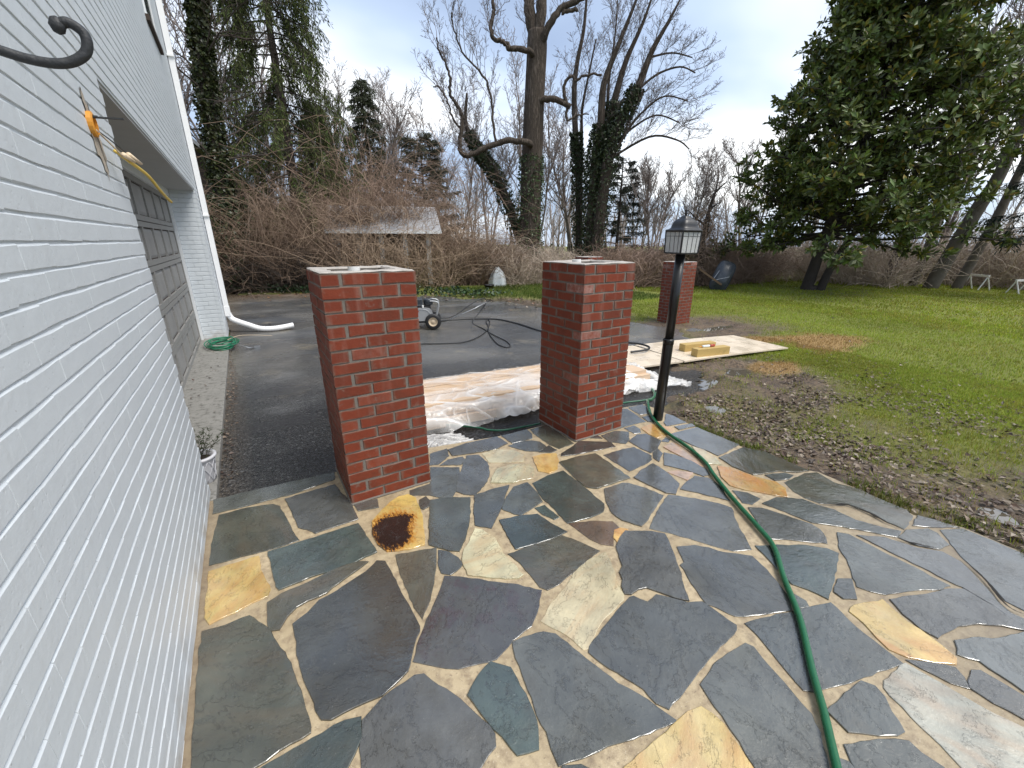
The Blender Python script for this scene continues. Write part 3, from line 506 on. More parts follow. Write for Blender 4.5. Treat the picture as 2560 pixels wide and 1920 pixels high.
mb = MB(); mb.add(np.stack([X, Y, Zg], -1).reshape(-1, 3), np.stack([i + j, i + j + 1, i + nx + j + 1, i + nx + j], -1).reshape(-1, 4), col)
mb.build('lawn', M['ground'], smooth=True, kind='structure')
xs = np.arange(-4.0, 8.4, .1); ys = np.arange(2.3, 18, .1); X, Y = np.meshgrid(xs, ys)
Zd = Zb(X) + (fbm(X * .9, Y * .9, 3, 4) - .5) * .02
keep = (sdist(X[:-1, :-1] + .05, Y[:-1, :-1] + .05, DRIVE) < .45) & ~((X[:-1, :-1] < -.42) & (Y[:-1, :-1] < 9.3)); ny, nx = X.shape
i = np.arange(ny - 1)[:, None] * nx; j = np.arange(nx - 1)[None]; F = np.stack([i + j, i + j + 1, i + nx + j + 1, i + nx + j], -1)[keep]
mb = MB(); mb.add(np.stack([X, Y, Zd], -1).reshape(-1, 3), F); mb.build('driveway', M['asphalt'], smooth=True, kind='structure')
for (px, py, rx, ry) in PUD:
    a = np.linspace(0, 2 * math.pi, 40, endpoint=False); z = float(Zb(px)) - .034 + (.06 if px < 4 else 0)
    mb = MB(); mb.add([(px + 1.25 * rx * math.cos(t), py + 1.25 * ry * math.sin(t), z) for t in a], [tuple(range(40))]); mb.build('puddle', M['water'], kind='structure')

# ------------------------------------------------------------------ patio of flagstones
pm = MB(); n = len(PATIO)
pm.add([(x, y, -.004) for x, y in PATIO] + [(x, y, -.25) for x, y in PATIO], [tuple(range(n))] + [(k, k + n, (k + 1) % n + n, (k + 1) % n) for k in range(n)])
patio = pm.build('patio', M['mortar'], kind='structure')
SC = dict(g=(.080, .083, .073, 0), b=(.082, .085, .079, 0), o=(.066, .069, .052, .05), t=(.050, .065, .059, 0), d=(.054, .055, .049, 0), y=(.50, .36, .13, .65), c=(.50, .45, .28, .35),
          h=(.48, .31, .10, .9), r=(.088, .066, .046, .1), p=(.42, .29, .20, .6), w=(.46, .45, .37, .22), x=(.55, .38, .12, .5), s=(.068, .066, .058, 0))
def rough_outline(P, amp, seed):
    r = random.Random(seed); out = []; n = len(P)
    for k in range(n):
        a, b = np.array(P[k]), np.array(P[(k + 1) % n]); Ln = np.linalg.norm(b - a); m = max(1, int(Ln / .028)); nr = np.array([b[1] - a[1], a[0] - b[0]]) / (Ln + 1e-9)
        for q in range(m):
            t = q / m; wv = (vnoise(np.array([seed * 3.7 + (k + t) * 9.1]), np.array([seed * 1.3]), 3)[0] - .5) * 2
            out.append(a + (b - a) * t + nr * (wv * amp * .8 + r.uniform(-amp, amp) * .35) * (0.35 if q == 0 else 1))
    return out
def flagstone(P, key, seed):
    c0 = np.mean(P, 0); nn = len(P); Q = []
    for k in range(nn):                                                  # stones traced a little small: grow them into the joint
        d = np.array(P[(k + 1) % nn]) - np.array(P[k - 1]); Q.append(np.array(P[k]) + np.array([d[1], -d[0]]) / (np.linalg.norm(d) + 1e-9) * .0045)
    P = rough_outline(Q, .0050, seed); n = len(P); c = np.mean(P, 0); r = random.Random(seed + 99)
    h = r.uniform(.0, .0045); tx, ty = r.uniform(-.004, .004), r.uniform(-.004, .004)
    def zz(p): return h + tx * (p[0] - c[0]) + ty * (p[1] - c[1])
    top = []; rim = []
    for k in range(n):
        d = P[(k + 1) % n] - P[k - 1]; nr = np.array([-d[1], d[0]]) / (np.linalg.norm(d) + 1e-9)
        ins = r.uniform(.0012, .0028); q = P[k] + nr * ins; top.append((*(q - c), zz(q))); rim.append((*(P[k] - c), zz(P[k]) - r.uniform(.0009, .0019)))
    bot = [(x, y, -.03) for x, y, _ in rim]; m = MB()
    m.add(top + rim + bot, [tuple(range(n))] + [(k + n, (k + 1) % n + n, (k + 1) % n, k) for k in range(n)] + [(k + 2 * n, (k + 1) % n + 2 * n, (k + 1) % n + n, k + n) for k in range(n)])
    o = m.build('flagstone', M['burnt'] if key == 'x' else M['stained'] if key == 's' else M['slate'], patio); o.location = (c[0], c[1], 0)
    b = SC[key]; f = r.uniform(.82, 1.2); o.color = (b[0] * f * r.uniform(.95, 1.05), b[1] * f, b[2] * f * r.uniform(.95, 1.05), b[3]); return o
polys = []
for k, line in enumerate(STONES.strip().split('\n')):
    key, *pts = line.split(); P = [np.array([float(t) for t in q.split(',')]) for q in pts]; polys.append([tuple(p) for p in P]); flagstone(P, key, k)
k = 200                                                                # paving goes on beside and behind the place the photo was taken from
for rad in [.19] * 140 + [.15] * 160 + [.11] * 220 + [.075] * 260:
    cx_, cy_ = random.uniform(-.36, 3.1), random.uniform(-1.5, .75); rr_ = rad * random.uniform(.85, 1.1)
    if not (cx_ * .53 + cy_ * .85 < .56 or (cx_ > 2.0 and cy_ < -.12)): continue
    tt_ = np.arange(7) * .8976 + np.array([random.uniform(-.25, .25) for _ in range(7)]); st_ = random.uniform(.75, 1.25)
    P = [np.array([cx_ + rr_ * st_ * random.uniform(.86, 1.12) * math.cos(t), cy_ + rr_ / st_ * random.uniform(.86, 1.12) * math.sin(t)]) for t in tt_]; A_ = np.array(P + [p * .5 + np.array([cx_, cy_]) * .5 for p in P] + [(P[q] + P[(q + 1) % 7]) / 2 for q in range(7)])
    if not (sdist(A_[:, 0], A_[:, 1], PATIO) < -.015).all() or A_[:, 0].min() < -.40: continue
    near = [q for q in polys if np.hypot(np.mean([z[0] for z in q]) - cx_, np.mean([z[1] for z in q]) - cy_) < 1.0]
    if any((sdist(A_[:, 0], A_[:, 1], q) < .013).any() for q in near): continue
    pp = [tuple(p) for p in P]
    if any((sdist(np.array([z[0] for z in q]), np.array([z[1] for z in q]), pp) < .013).any() for q in near): continue
    polys.append(pp); k += 1; flagstone(P, random.choice('ggbbotgbc'), k)

M['gap'] = plain('open_joint_soil', (.010, .008, .006), .9, .4, 60, .5)
for J, wd in (([(2.734, .862), (2.817, .81), (2.885, .761), (2.897, .657), (2.877, .575), (2.889, .497)], .0075), ([(2.756, .498), (2.766, .452), (2.795, .401), (2.83, .353)], .006), ([(2.845, .263), (2.797, .211), (2.753, .167), (2.692, .122), (2.63, .083), (2.598, .047), (2.603, .009)], .006)):                                              # joints that have lost their mortar
    P = spline([(x, y, .0085) for x, y in J], 5); m = MB(); d = np.gradient(P, axis=0); nn_ = np.stack([-d[:, 1], d[:, 0], 0 * d[:, 0]], 1); nn_ /= np.linalg.norm(nn_, axis=1)[:, None]; t_ = np.sin(np.linspace(.12, 3.02, len(P)))[:, None] * wd * (1 + .4 * rng.uniform(-1, 1, (len(P), 1)))
    n = len(P); m.add(np.concatenate([P + nn_ * t_, P - nn_ * t_]), [(k, k + 1, n + k + 1, n + k) for k in range(n - 1)]); m.build('open_joint', M['gap'], patio)

# ------------------------------------------------------------------ bricks
def brick_mesh(name, lx, ly, lz, mat, seed, j=.0012, bev=.004, ends=1.0):
    """a brick with its length on x, front face towards -y, worn edges; origin at its centre"""
    r = random.Random(seed); hx, hy, hz = lx / 2, ly / 2, lz / 2; q = lambda: r.uniform(-j, j); V = []
    for (s, yy) in ((1, hy), (1, -hy + bev), (0, -hy)):
        i_ = 0 if s else bev
        for (a, b) in ((-1, -1), (0, -1), (1, -1), (1, 1), (0, 1), (-1, 1)):
            V.append((a * (hx - i_ * ends) + q() * (s == 0) * ends, yy + q() * .6 * ends, b * (hz - i_) + q() * 1.3))
    F = [tuple(range(12, 18)), tuple(range(5, -1, -1))]
    for L0 in (0, 6): F += [(L0 + k, L0 + (k + 1) % 6, L0 + 6 + (k + 1) % 6, L0 + 6 + k) for k in range(6)]
    m = MB(); m.add(V, F); me = m.mesh(name); me.materials.append(mat); return me
def put(me, name, parent, loc, rz=0.0):
    o = bpy.data.objects.new(name, me); link(o, parent); o.location = loc; o.rotation_euler = (0, 0, rz); return o
PW, BL, BH, BD, CH = .507, .1975, .0595, .092, .0685
RB = [brick_mesh('brick', BL - .004, BD, BH, M['brick'], s, .0018, .0030) for s in range(8)]
def pillar(label, loc, seed, rows=20):
    t = thing('brick_pillar', label, 'pillar', loc, group='hollow red brick pillars'); r = random.Random(seed)
    H = rows * CH; c = PW / 2; i0 = .0045; o_ = [(i0, i0), (PW - i0, i0), (PW - i0, PW - i0), (i0, PW - i0)]; i1 = .096; n_ = [(i1, i1), (PW - i1, i1), (PW - i1, PW - i1), (i1, PW - i1)]
    m = MB(); zt = H - .004
    m.add([(x, y, -.03) for x, y in o_] + [(x, y, zt) for x, y in o_] + [(x, y, zt) for x, y in n_] + [(x, y, .15) for x, y in n_],
          [(k, (k + 1) % 4, 4 + (k + 1) % 4, 4 + k) for k in range(4)] + [(4 + k, 4 + (k + 1) % 4, 8 + (k + 1) % 4, 8 + k) for k in range(4)] + [(8 + k, 8 + (k + 1) % 4, 12 + (k + 1) % 4, 12 + k) for k in range(4)] + [(12, 13, 14, 15)])
    m.build('mortar_core', M['joint'], t)
    m = MB(); a = []                                                  # rough smear of bedding mortar left on the top course
    for ring, inset, zt in ((0, .004, H - .001), (1, .013, H + .004), (2, .078, H + .005), (3, .094, H - .01)):
        for s in range(4):
            p, q = [(inset, inset), (PW - inset, inset), (PW - inset, PW - inset), (inset, PW - inset)][s], [(inset, inset), (PW - inset, inset), (PW - inset, PW - inset), (inset, PW - inset)][(s + 1) % 4]
            for u in range(8): a.append((p[0] + (q[0] - p[0]) * u / 8 + r.uniform(-.005, .005) * (ring > 0), p[1] + (q[1] - p[1]) * u / 8 + r.uniform(-.005, .005) * (ring > 0), zt + r.uniform(-.002, .003)))
    m.add(a, [(R_ * 32 + k, R_ * 32 + (k + 1) % 32, R_ * 32 + 32 + (k + 1) % 32, R_ * 32 + 32 + k) for R_ in range(3) for k in range(32)]); m.build('mortar_smear', M['smear'], t)
    for row in range(rows):
        z = row * CH + BH / 2 + .004
        for s in range(4):
            for k in range(2):
                u = (BL / 2 - .002 + k * (BL + .0065)) if row % 2 == 0 else PW - (BL / 2 - .002 + k * (BL + .0065))
                x, y = u, BD / 2 + r.uniform(-.0025, .0015)
                for _ in range(s): x, y = PW - y, x
                put(r.choice(RB), 'brick', t, (x, y, z + r.uniform(-.0012, .0012)), s * math.pi / 2 + r.uniform(-.006, .006))
    return t
M['smear'] = plain('dried_mortar_smear', (.40, .37, .34), .85, .4, 22, .6, .006)
P1 = pillar('red brick pillar on the patio edge beside the scorched yellow flagstone', (.318, 2.368, 0), 1)
P2 = pillar('red brick pillar with pale bloom on some bricks, beside the black lamp post', (2.030, 2.306, 0), 2)
P3 = pillar('red brick pillar standing in the mud between the driveway and the lawn', (8.085, 6.043, -.298), 3)
P4 = pillar('red brick pillar at the far corner of the driveway, mostly hidden behind another pillar', (7.422, 8.328, -.251), 4)
for (x, y, zt, lab, lean) in ((.318 + .17, 2.368 + .20, 1.385, 'white plastic pipe poking out of the pillar by the scorched stone', .05), (2.030 + .17, 2.306 + .24, 1.392, 'white plastic pipe poking out of the pillar by the lamp post', -.03)):
    m = MB(); m.tube([(0, 0, .3), (lean * .5, 0, 1.0), (lean, .02, zt)], .034, 20, caps=False); m.tube([(lean, .02, zt), (lean * .9, .018, zt - .12)], .029, 20, caps=False); m.tube([(lean, .02, zt), (lean, .02, zt + .0005)], [.034, .029], 20, caps=False)
    m.build('conduit_pipe', M['pvc'], smooth=True, label=lab, cat='pipe').location = (x, y, 0)
m = MB()                                                               # fillet of mortar round the two near pillars
for (px, py) in ((.318, 2.368), (2.030, 2.306)):
    for s in range(4):
        pts = []
        for u in np.linspace(0, 1, 9):
            c4 = [(0, 0), (PW, 0), (PW, PW), (0, PW)]; a, b = c4[s], c4[(s + 1) % 4]; pts.append((px + a[0] + (b[0] - a[0]) * u, py + a[1] + (b[1] - a[1]) * u, .002 + random.uniform(-.002, .002)))
        m.tube(pts, .009, 6)
m.build('mortar_fillet', M['joint'], patio)

# ------------------------------------------------------------------ white house with garage
house = thing('white_house', 'white painted brick house with a recessed grey garage door', 'house', (-.424, 0, 0))
HX = -.424; OY0, OY1, OZ = 2.975, 8.34, 2.238; HY0, HY1, HZ = -2.5, 9.32, 6.4
m = MB(); b = -.0045                                                    # mortar face behind the bricks (local x: house face = 0)
m.box(-8, b, HY0, OY0 - .006, -.3, HZ); m.box(-8, b, OY1 + .006, HY1 - .006, -.3, HZ); m.box(-8, b, OY0 - .0055, OY1 + .0055, OZ + .006, HZ); m.box(-8, -.40, OY0 - .0055, OY1 + .0055, -.3, OZ + .0055)
m.build('wall', M['wall'], house)
HB = [brick_mesh('brick', .2012, .05, .0600, M['wall'], 50 + s, .0015, .0034, .14) for s in range(6)]; HH = [brick_mesh('brick', .0994, .05, .0600, M['wall'], 70 + s, .0015, .0034, .14) for s in range(4)]
C0 = .0663; cand = []; r = random.Random(5)
for row in range(-1, int(5.9 / C0)):
    z = row * C0 + C0 / 2; y = HY0 + (0 if row % 2 else -.1008)
    while y < HY1 - .01:
        y2 = y + .2016; a0, a1 = max(y, HY0), min(y2, HY1)
        if z < OZ and a1 > OY0 and a0 < OY1:
            if a0 < OY0: a1 = OY0
            elif a1 > OY1: a0 = OY1
            else: y = y2; continue
        if a1 - a0 > .04 and a1 > -1.0: cand.append((a0, a1, z))
        y = y2
cand.sort(key=lambda q: (((q[0] + q[1]) / 2) ** 2 + (q[2] - EYE) ** 2 + .18) + (50 if (q[0] + q[1]) / 2 < .25 else 0))
rest = MB()
def brick_into(mbuf, me, Mx):
    V = np.array([tuple(Mx @ v.co) for v in me.vertices]); mbuf.add(V, [tuple(p.vertices) for p in me.polygons])
for idx, (a0, a1, z) in enumerate(cand):
    full = a1 - a0 > .19; me = r.choice(HB) if full else r.choice(HH); loc = Vector((-.025 + r.uniform(-.0004, .0004), (a0 + a1) / 2, z + r.uniform(-.0012, .0012))); sxx = 1.0 if full else (a1 - a0 - .001) / .099
    if idx < 300:
        o = put(me, 'brick', house, loc, math.pi / 2); o.scale = (sxx, 1, 1)
    else: brick_into(rest, me, Matrix.Translation(loc) @ Matrix.Rotation(math.pi / 2, 4, 'Z') @ Matrix.Diagonal((sxx, 1, 1, 1)))
for row in range(0, int(OZ / C0)):                                     # the bricks of the far jamb, turned into the opening
    z = row * C0 + C0 / 2; xs_ = [(-.318, -.219), (-.219, -.052)] if row % 2 else [(-.318, -.152), (-.152, -.052)]
    for (a0, a1) in xs_:
        k_ = (a1 - a0 - .003) / .2005; brick_into(rest, r.choice(HB), Matrix.Translation(((a0 + a1) / 2, OY1 + .022 + r.uniform(-.001, .001), z)) @ Matrix.Diagonal((k_, 1, 1, 1)))
for row in range(0, int(OZ / C0)):
    z = row * C0 + C0 / 2
    for (a0, a1) in ([(-.318, -.219), (-.219, -.052)] if row % 2 else [(-.318, -.152), (-.152, -.052)]):
        k_ = (a1 - a0 - .003) / .2005; brick_into(rest, r.choice(HB), Matrix.Translation(((a0 + a1) / 2, OY0 - .022, z)) @ Matrix.Rotation(math.pi, 4, 'Z') @ Matrix.Diagonal((k_, 1, 1, 1)))
rest.build('brick_courses', M['wall'], house, kind='stuff')
m = MB(); m.box(-.40, -.012, OY0 + .001, OY1 - .001, OZ - .012, OZ + .004); m.build('soffit', M['soffit'], house)
m = MB(); m.box(-.358, -.318, OY1 - .075, OY1 - .003, -.02, OZ - .013); m.box(-.358, -.318, OY0 + .003, OY0 + .075, -.02, OZ - .013); m.box(-.358, -.318, OY0 + .076, OY1 - .076, OZ - .10, OZ - .0135); m.build('door_frame', M['trim'], house)
door = MB(); door.box(-.40, -.372, OY0 + .05, OY1 - .05, 0, OZ - .05); door = door.build('garage_door', M['oldwood_shade'], house)  # dark backing paints the shade in the grooves between rails and panels
rows_, cols_ = 5, 8; dy0, dy1 = OY0 + .08, OY1 - .08; dh = (OZ - .10) / rows_; dw = (dy1 - dy0) / cols_
for k in range(rows_ + 1):
    zc = k * dh; m = MB(); z0, z1 = max(zc - .055, .004), min(zc + .055, OZ - .1)
    if 0 < k < rows_: m.box(-.373, -.350, dy0, dy1, z0, zc - .004); m.box(-.373, -.350, dy0, dy1, zc + .004, z1)
    else: m.box(-.373, -.350, dy0, dy1, z0, z1)
    m.build('rail', M['doorwood'], door)
for c in range(cols_ + 1):
    yc = dy0 + c * dw
    for k in range(rows_):
        m = MB(); m.box(-.373, -.3515, max(yc - .038, dy0), min(yc + .038, dy1), k * dh + .0555, (k + 1) * dh - .0555); m.build('stile', M['doorwood'], door)
for c in range(cols_):
    for k in range(rows_):
        y0, y1, z0, z1 = dy0 + c * dw + .044, dy0 + (c + 1) * dw - .044, k * dh + .061, (k + 1) * dh - .061; m = MB(); i_ = .035
        m.add([(-.374, y0, z0), (-.374, y1, z0), (-.374, y1, z1), (-.374, y0, z1), (-.363, y0 + i_, z0 + i_), (-.363, y1 - i_, z0 + i_), (-.363, y1 - i_, z1 - i_), (-.363, y0 + i_, z1 - i_)], [(4, 5, 6, 7)] + [(q, (q + 1) % 4, 4 + (q + 1) % 4, 4 + q) for q in range(4)]); m.build('panel', M['doorpanel'], door)
# upstairs window
win = MB(); wy0, wy1, wz0, wz1 = 6.72, 7.70, 3.80, 5.2
win.box(-.05, .012, wy0, wy0 + .07, wz0, wz1); win.box(-.05, .012, wy1 - .07, wy1, wz0, wz1); win.box(-.05, .012, wy0 + .071, wy1 - .071, wz1 - .07, wz1); win.box(-.05, .012, wy0 + .071, wy1 - .071, wz0, wz0 + .06); win.box(-.05, .010, wy0 + .071, wy1 - .071, 4.47, 4.53)
win = win.build('window', M['trim'], house)
m = MB(); m.box(-.03, .004, wy0 + .07, wy1 - .07, wz0 + .06, 4.47); m.build('pane', M['winglass'], win); m = MB(); m.box(-.03, .004, wy0 + .07, wy1 - .07, 4.53, wz1 - .07); m.build('pane', M['winglass'], win)
m = MB(); m.box(-.02, .035, wy0 - .04, wy1 + .04, 3.745, 3.799); m.build('sill', M['oldwood_shade'], win)  # dark colour stands in for the shadow along the sill
# downspout with a flexible extension on the driveway
ds = MB()
ds.box(.012, .085, 8.98, 9.08, .36, 6.3)
ds = ds.build('downspout', M['whitemetal'], house)
for z in (1.9, 4.1): m = MB(); m.box(.004, .089, 8.955, 9.105, z, z + .03); m.build('strap', M['whitemetal'], ds)
m = MB(); m.box(.006, .092, 8.972, 9.088, .25, .42); m.build('adapter', M['whitemetal'], ds)
ext = MB(); P = spline([(.05, 9.03, .30), (.09, 9.02, .20), (.17, 8.98, .145), (.32, 8.90, .08), (.50, 8.83, .005), (.70, 8.80, -.012), (.88, 8.82, -.004), (1.04, 8.85, .012)], 14)
rr = np.array([.046 + (.0035 if (k % 3 == 0 and 18 < k < 84) else 0) for k in range(len(P))]); ext.tube(P, rr, 18, caps=False); ext.tube(P[::-1][:4] + np.array([0, 0, .0005]), .040, 14)
ext.build('extension_spout', M['whitemetal'], ds, smooth=True)
# old light fitting: electrical box, bracket, scraped paint, loose wires
jb = MB(); jb.lathe([(.001, -.004), (.046, -.004), (.046, .012), (.036, .016), (.036, .004), (.001, .004)], 20)
jb = jb.build('junction_box', M['amber'], house, smooth=False); jb.location = (.002, 2.53, 1.972); jb.rotation_euler = (0, math.pi / 2, 0)
m = MB(); a = []
for k in range(60):
    t = k / 60 * 2 * math.pi; u = math.sin(t); w_ = (.080 if u < 0 else .055) * (1 - .35 * abs(u)) * (1 + .45 * math.sin(t * 9) * abs(u)); a.append((.0030, 2.555 - .035 * u + w_ * math.cos(t) + random.uniform(-.008, .008), 1.94 + (.15 + .018 * math.sin(11 * t) + random.uniform(-.008, .008)) * u))
m.add(a, [tuple(range(60))]); m.build('scraped_patch', M['stain'], house)
m = MB(); m.obox((.055, 2.535, 2.000), (1, 0, .05), (0, 1, 0), (-.05, 0, 1), .055, .009, .0022); m.tube([(.012, 2.53, 2.00), (.03, 2.53, 2.0)], .005, 8); m.build('fixture_bracket', M['iron'], jb).matrix_parent_inverse = Matrix.LocRotScale(Vector((.002, 2.53, 1.972)), Matrix.Rotation(math.pi / 2, 3, 'Y').to_quaternion(), None).inverted()
PI_ = Matrix.LocRotScale(Vector((.002, 2.53, 1.972)), Matrix.Rotation(math.pi / 2, 3, 'Y').to_quaternion(), None).inverted()
def jpart(mbuf, name, mat): o = mbuf.build(name, mat, jb, smooth=True); o.matrix_parent_inverse = PI_; return o
m = MB(); m.tube(spline([(.010, 2.545, 1.955), (.03, 2.60, 1.925), (.05, 2.70, 1.888)], 8), .0035, 8); jpart(m, 'wire', M['ply'])
m = MB(); m.tube(spline([(.03, 2.70, 1.905), (.055, 2.80, 1.880), (.085, 3.02, 1.848), (.10, 3.20, 1.800), (.105, 3.42, 1.770), (.11, 3.55, 1.757)], 10), .0075, 10); jpart(m, 'cable', M['yellow'])
m = MB(); m.tube([(.11, 3.55, 1.757), (.112, 3.60, 1.752)], .0035, 8); jpart(m, 'wire', M['steel'])
m = MB(); m.tube(spline([(.012, 2.55, 1.955), (.035, 2.62, 1.935), (.06, 2.73, 1.905)], 8), .0025, 8); jpart(m, 'wire', M['black'])
for (p, q) in (((.055, 2.70, 1.892), (.075, 2.80, 1.878)), ((.065, 2.76, 1.902), (.090, 2.87, 1.880))): m = MB(); m.tube([p, q], [.011, .006], 8); jpart(m, 'wire_nut', M['ply'])
# concrete sill of the garage
m = MB(); m.box(-.80, -.392, OY0 - .10, OY1 + .02, -.2, .004); gs_ = m.build('garage_sill', M['conc'], kind='structure')
bv = gs_.modifiers.new('bevel', 'BEVEL'); bv.width = .008; bv.segments = 2
# black plant hook fixed to the wall
hk = thing('plant_hook', 'black wrought iron hook projecting from the white wall', 'hook', (HX, .60, 1.70))
m = MB(); P = spline([(.0, 0, .03), (.10, 0, .005), (.20, 0, -.004), (.265, 0, -.012), (.297, 0, -.018), (.319, 0, -.0165), (.3345, 0, -.006), (.3375, 0, .008), (.329, 0, .0155), (.3215, 0, .013)], 8)
m.tube(P, .0042, 12); m.build('arm', M['iron'], hk, smooth=True); m = MB()
m.lathe([(.0005, -.007), (.004, -.0052), (.0060, 0), (.004, .0052), (.0005, .007)], 14, (.3205, 0, .012)); m.build('finial', M['iron'], hk, smooth=True)
m = MB(); m.box(-.003, .006, -.02, .02, -.06, .10); m.build('wall_plate', M['iron'], hk)
# ------------------------------------------------------------------ lamp post
LX, LY = 2.955, 2.262
lamp = thing('lamp_post', 'black metal lamp post with a square glazed lantern on the patio corner', 'lamp post', (LX, LY, 0), (math.radians(.7), math.radians(.35), 0))
m = MB(); m.lathe([(.043, -.01), (.043, .70), (.0425, .705)], 24); m.build('lower_post', M['black'], lamp, smooth=True)
m = MB(); m.lathe([(.0455, .695), (.0455, .735), (.041, .742)], 24); m.build('collar', M['black'], lamp, smooth=True)
m = MB(); m.lathe([(.0375, .74), (.0375, 1.43)], 24); m.build('upper_post', M['black'], lamp, smooth=True)
lan = MB(); lr = math.radians(36.0); s2 = math.sqrt(2)
lan.lathe([(.04 * s2, 1.425), (.084 * s2, 1.428), (.084 * s2, 1.436), (.03 * s2, 1.437)], 4, rot=lr); lan = lan.build('lantern', M['cap'], lamp)
m = MB(); m.lathe([(.106, 1.592), (.112, 1.600), (.108, 1.607), (.090, 1.612), (.080, 1.622), (.0765, 1.640), (.070, 1.662), (.055, 1.680), (.034, 1.691), (.032, 1.698), (.022, 1.706), (.012, 1.711)], 40, sup=5, rot=lr - math.pi / 4); m.build('roof', M['cap'], lan, smooth=True)
m = MB(); m.lathe([(.010, 1.708), (.0065, 1.717), (.0155, 1.724), (.0085, 1.731), (.0120, 1.743), (.0105, 1.752), (.0025, 1.759)], 16); m.build('finial', M['cap'], lan, smooth=True)
for k in range(4):
    a = lr + k * math.pi / 2; b = a + math.pi / 2; rb, rt = .086 * s2, .091 * s2
    c0 = np.array([rb * math.cos(a), rb * math.sin(a), 1.436]); c1 = np.array([rb * math.cos(b), rb * math.sin(b), 1.436]); d0 = np.array([rt * math.cos(a), rt * math.sin(a), 1.594]); d1 = np.array([rt * math.cos(b), rt * math.sin(b), 1.594])
    m = MB(); m.tube([c0, d0], .0075, 6); m.build('corner_bar', M['cap'], lan)
    m = MB(); m.tube([d0, d1], .007, 6); m.build('frame_rail', M['cap'], lan); m = MB(); m.tube([c0, c1], .005, 6); m.build('frame_rail', M['cap'], lan)
    pn = np.cross(c1 - c0, d0 - c0); pn /= np.linalg.norm(pn); m = MB(); q = [c0, c1, d1, d0]; m.add([p - pn * .0015 for p in q] + [p + pn * .0015 for p in q], [(0, 3, 2, 1), (4, 5, 6, 7), (0, 1, 5, 4), (2, 3, 7, 6)]); m.build('pane', M['glass'], lan)
    m = MB(); cen = (c0 + c1) / 2; out_ = np.array([cen[0], cen[1], 0]); out_ /= np.linalg.norm(out_)
    for u in (.30, .56, .80): m.tube([c0 + (c1 - c0) * u + out_ * .003, d0 + (d1 - d0) * u + out_ * .003], .0016, 5)
    m.tube([c0 + (d0 - c0) * .78 + out_ * .003, c1 + (d1 - c1) * .78 + out_ * .003], .0016, 5); m.build('muntin', M['cap'], lan)

# ------------------------------------------------------------------ pressure washer
CR = math.radians(-31.8)
pw = thing('pressure_washer', 'silver and black petrol pressure washer with cream wheel hubs on the driveway', 'pressure washer', (2.86, 7.98, float(Zb(2.9)) - .002), (0, 0, CR + math.radians(10)))
def wheel(x, y, R_, wd):
    wl = MB(); prof = [(R_ * .55, -wd * .42), (R_ * .86, -wd * .5), (R_, -wd * .3), (R_, wd * .3), (R_ * .86, wd * .5), (R_ * .55, wd * .42)]; wl.lathe(prof, 28, caps=False); wl = wl.build('wheel', M['rubber'], pw, smooth=True); wl.location = (x, y, R_); wl.rotation_euler = (math.pi / 2, 0, 0)
    h = MB(); h.lathe([(.001, wd * .22), (R_ * .20, wd * .24), (R_ * .24, wd * .10), (R_ * .48, wd * .08), (R_ * .56, wd * .44), (R_ * .58, wd * .40), (R_ * .55, -wd * .40), (R_ * .2, -wd * .1), (.001, -wd * .1)], 24, caps=False); h.build('hub', M['ply'], wl, smooth=True)
wheel(.20, -.17, .155, .085); wheel(.20, .27, .155, .085)
m = MB(); m.box(-.36, .30, -.12, -.09, .13, .16); m.box(-.36, .30, .19, .22, .13, .16); m.box(-.36, -.33, -.089, .189, .13, .16); m.tube([(-.30, -.10, .14), (-.30, -.10, .0)], .025, 8); m.tube([(-.30, .2, .14), (-.30, .2, .0)], .025, 8); m.box(-.33, .25, -.08, .18, .161, .175); m.build('frame', M['black'], pw)
m = MB(); prof = [(-.36, .17), (.19, .17), (.215, .26), (.19, .36), (.145, .415), (.06, .43), (-.20, .43), (-.30, .40), (-.345, .33)]
n = len(prof); m.add([(x, -.155, z) for x, z in prof] + [(x, -.13, z) for x, z in prof], [tuple(range(n)), tuple(range(2 * n - 1, n - 1, -1))] + [(k, k + n, (k + 1) % n + n, (k + 1) % n) for k in range(n)]); pl = m.build('side_panel', M['silver'], pw)
m = MB(); P = spline([(-.27, -.158, .20), (-.29, -.158, .33), (-.22, -.158, .395), (.02, -.158, .395), (.10, -.158, .37), (.16, -.158, .28), (.10, -.158, .20)], 6); m.tube(P, .006, 6); m.build('panel_rib', M['silver'], pl, smooth=True)
m = MB(); m.box(-.22, -.06, -.1585, -.1555, .345, .372); m.build('brand_patch', M['redpack'], pl)
m = MB(); m.box(-.28, .12, -.11, .15, .18, .42); m.build('engine_block', M['rubber'], pw)
ft = MB()
def rbox(mbuf, x0, x1, y0, y1, z0, z1, c=.02):
    o_ = [(x0 + c, y0), (x1 - c, y0), (x1, y0 + c), (x1, y1 - c), (x1 - c, y1), (x0 + c, y1), (x0, y1 - c), (x0, y0 + c)]; cx_, cy_ = (x0 + x1) / 2, (y0 + y1) / 2; k = 1 - c / max(x1 - x0, .01) * 2
    V = [(x, y, z0) for x, y in o_] + [(x, y, z1 - c) for x, y in o_] + [(cx_ + (x - cx_) * k, cy_ + (y - cy_) * k, z1) for x, y in o_]
    mbuf.add(V, [tuple(range(7, -1, -1)), tuple(range(16, 24))] + [(L0 + q, L0 + (q + 1) % 8, L0 + 8 + (q + 1) % 8, L0 + 8 + q) for L0 in (0, 8) for q in range(8)])
rbox(ft, -.32, .02, -.16, .14, .45, .60); ft = ft.build('fuel_tank', M['tray'], pw)
m = MB(); m.lathe([(.035, .60), (.035, .62), (.025, .626)], 16, (-.14, -.01, 0)); m.build('fuel_cap', M['black'], ft, smooth=True)
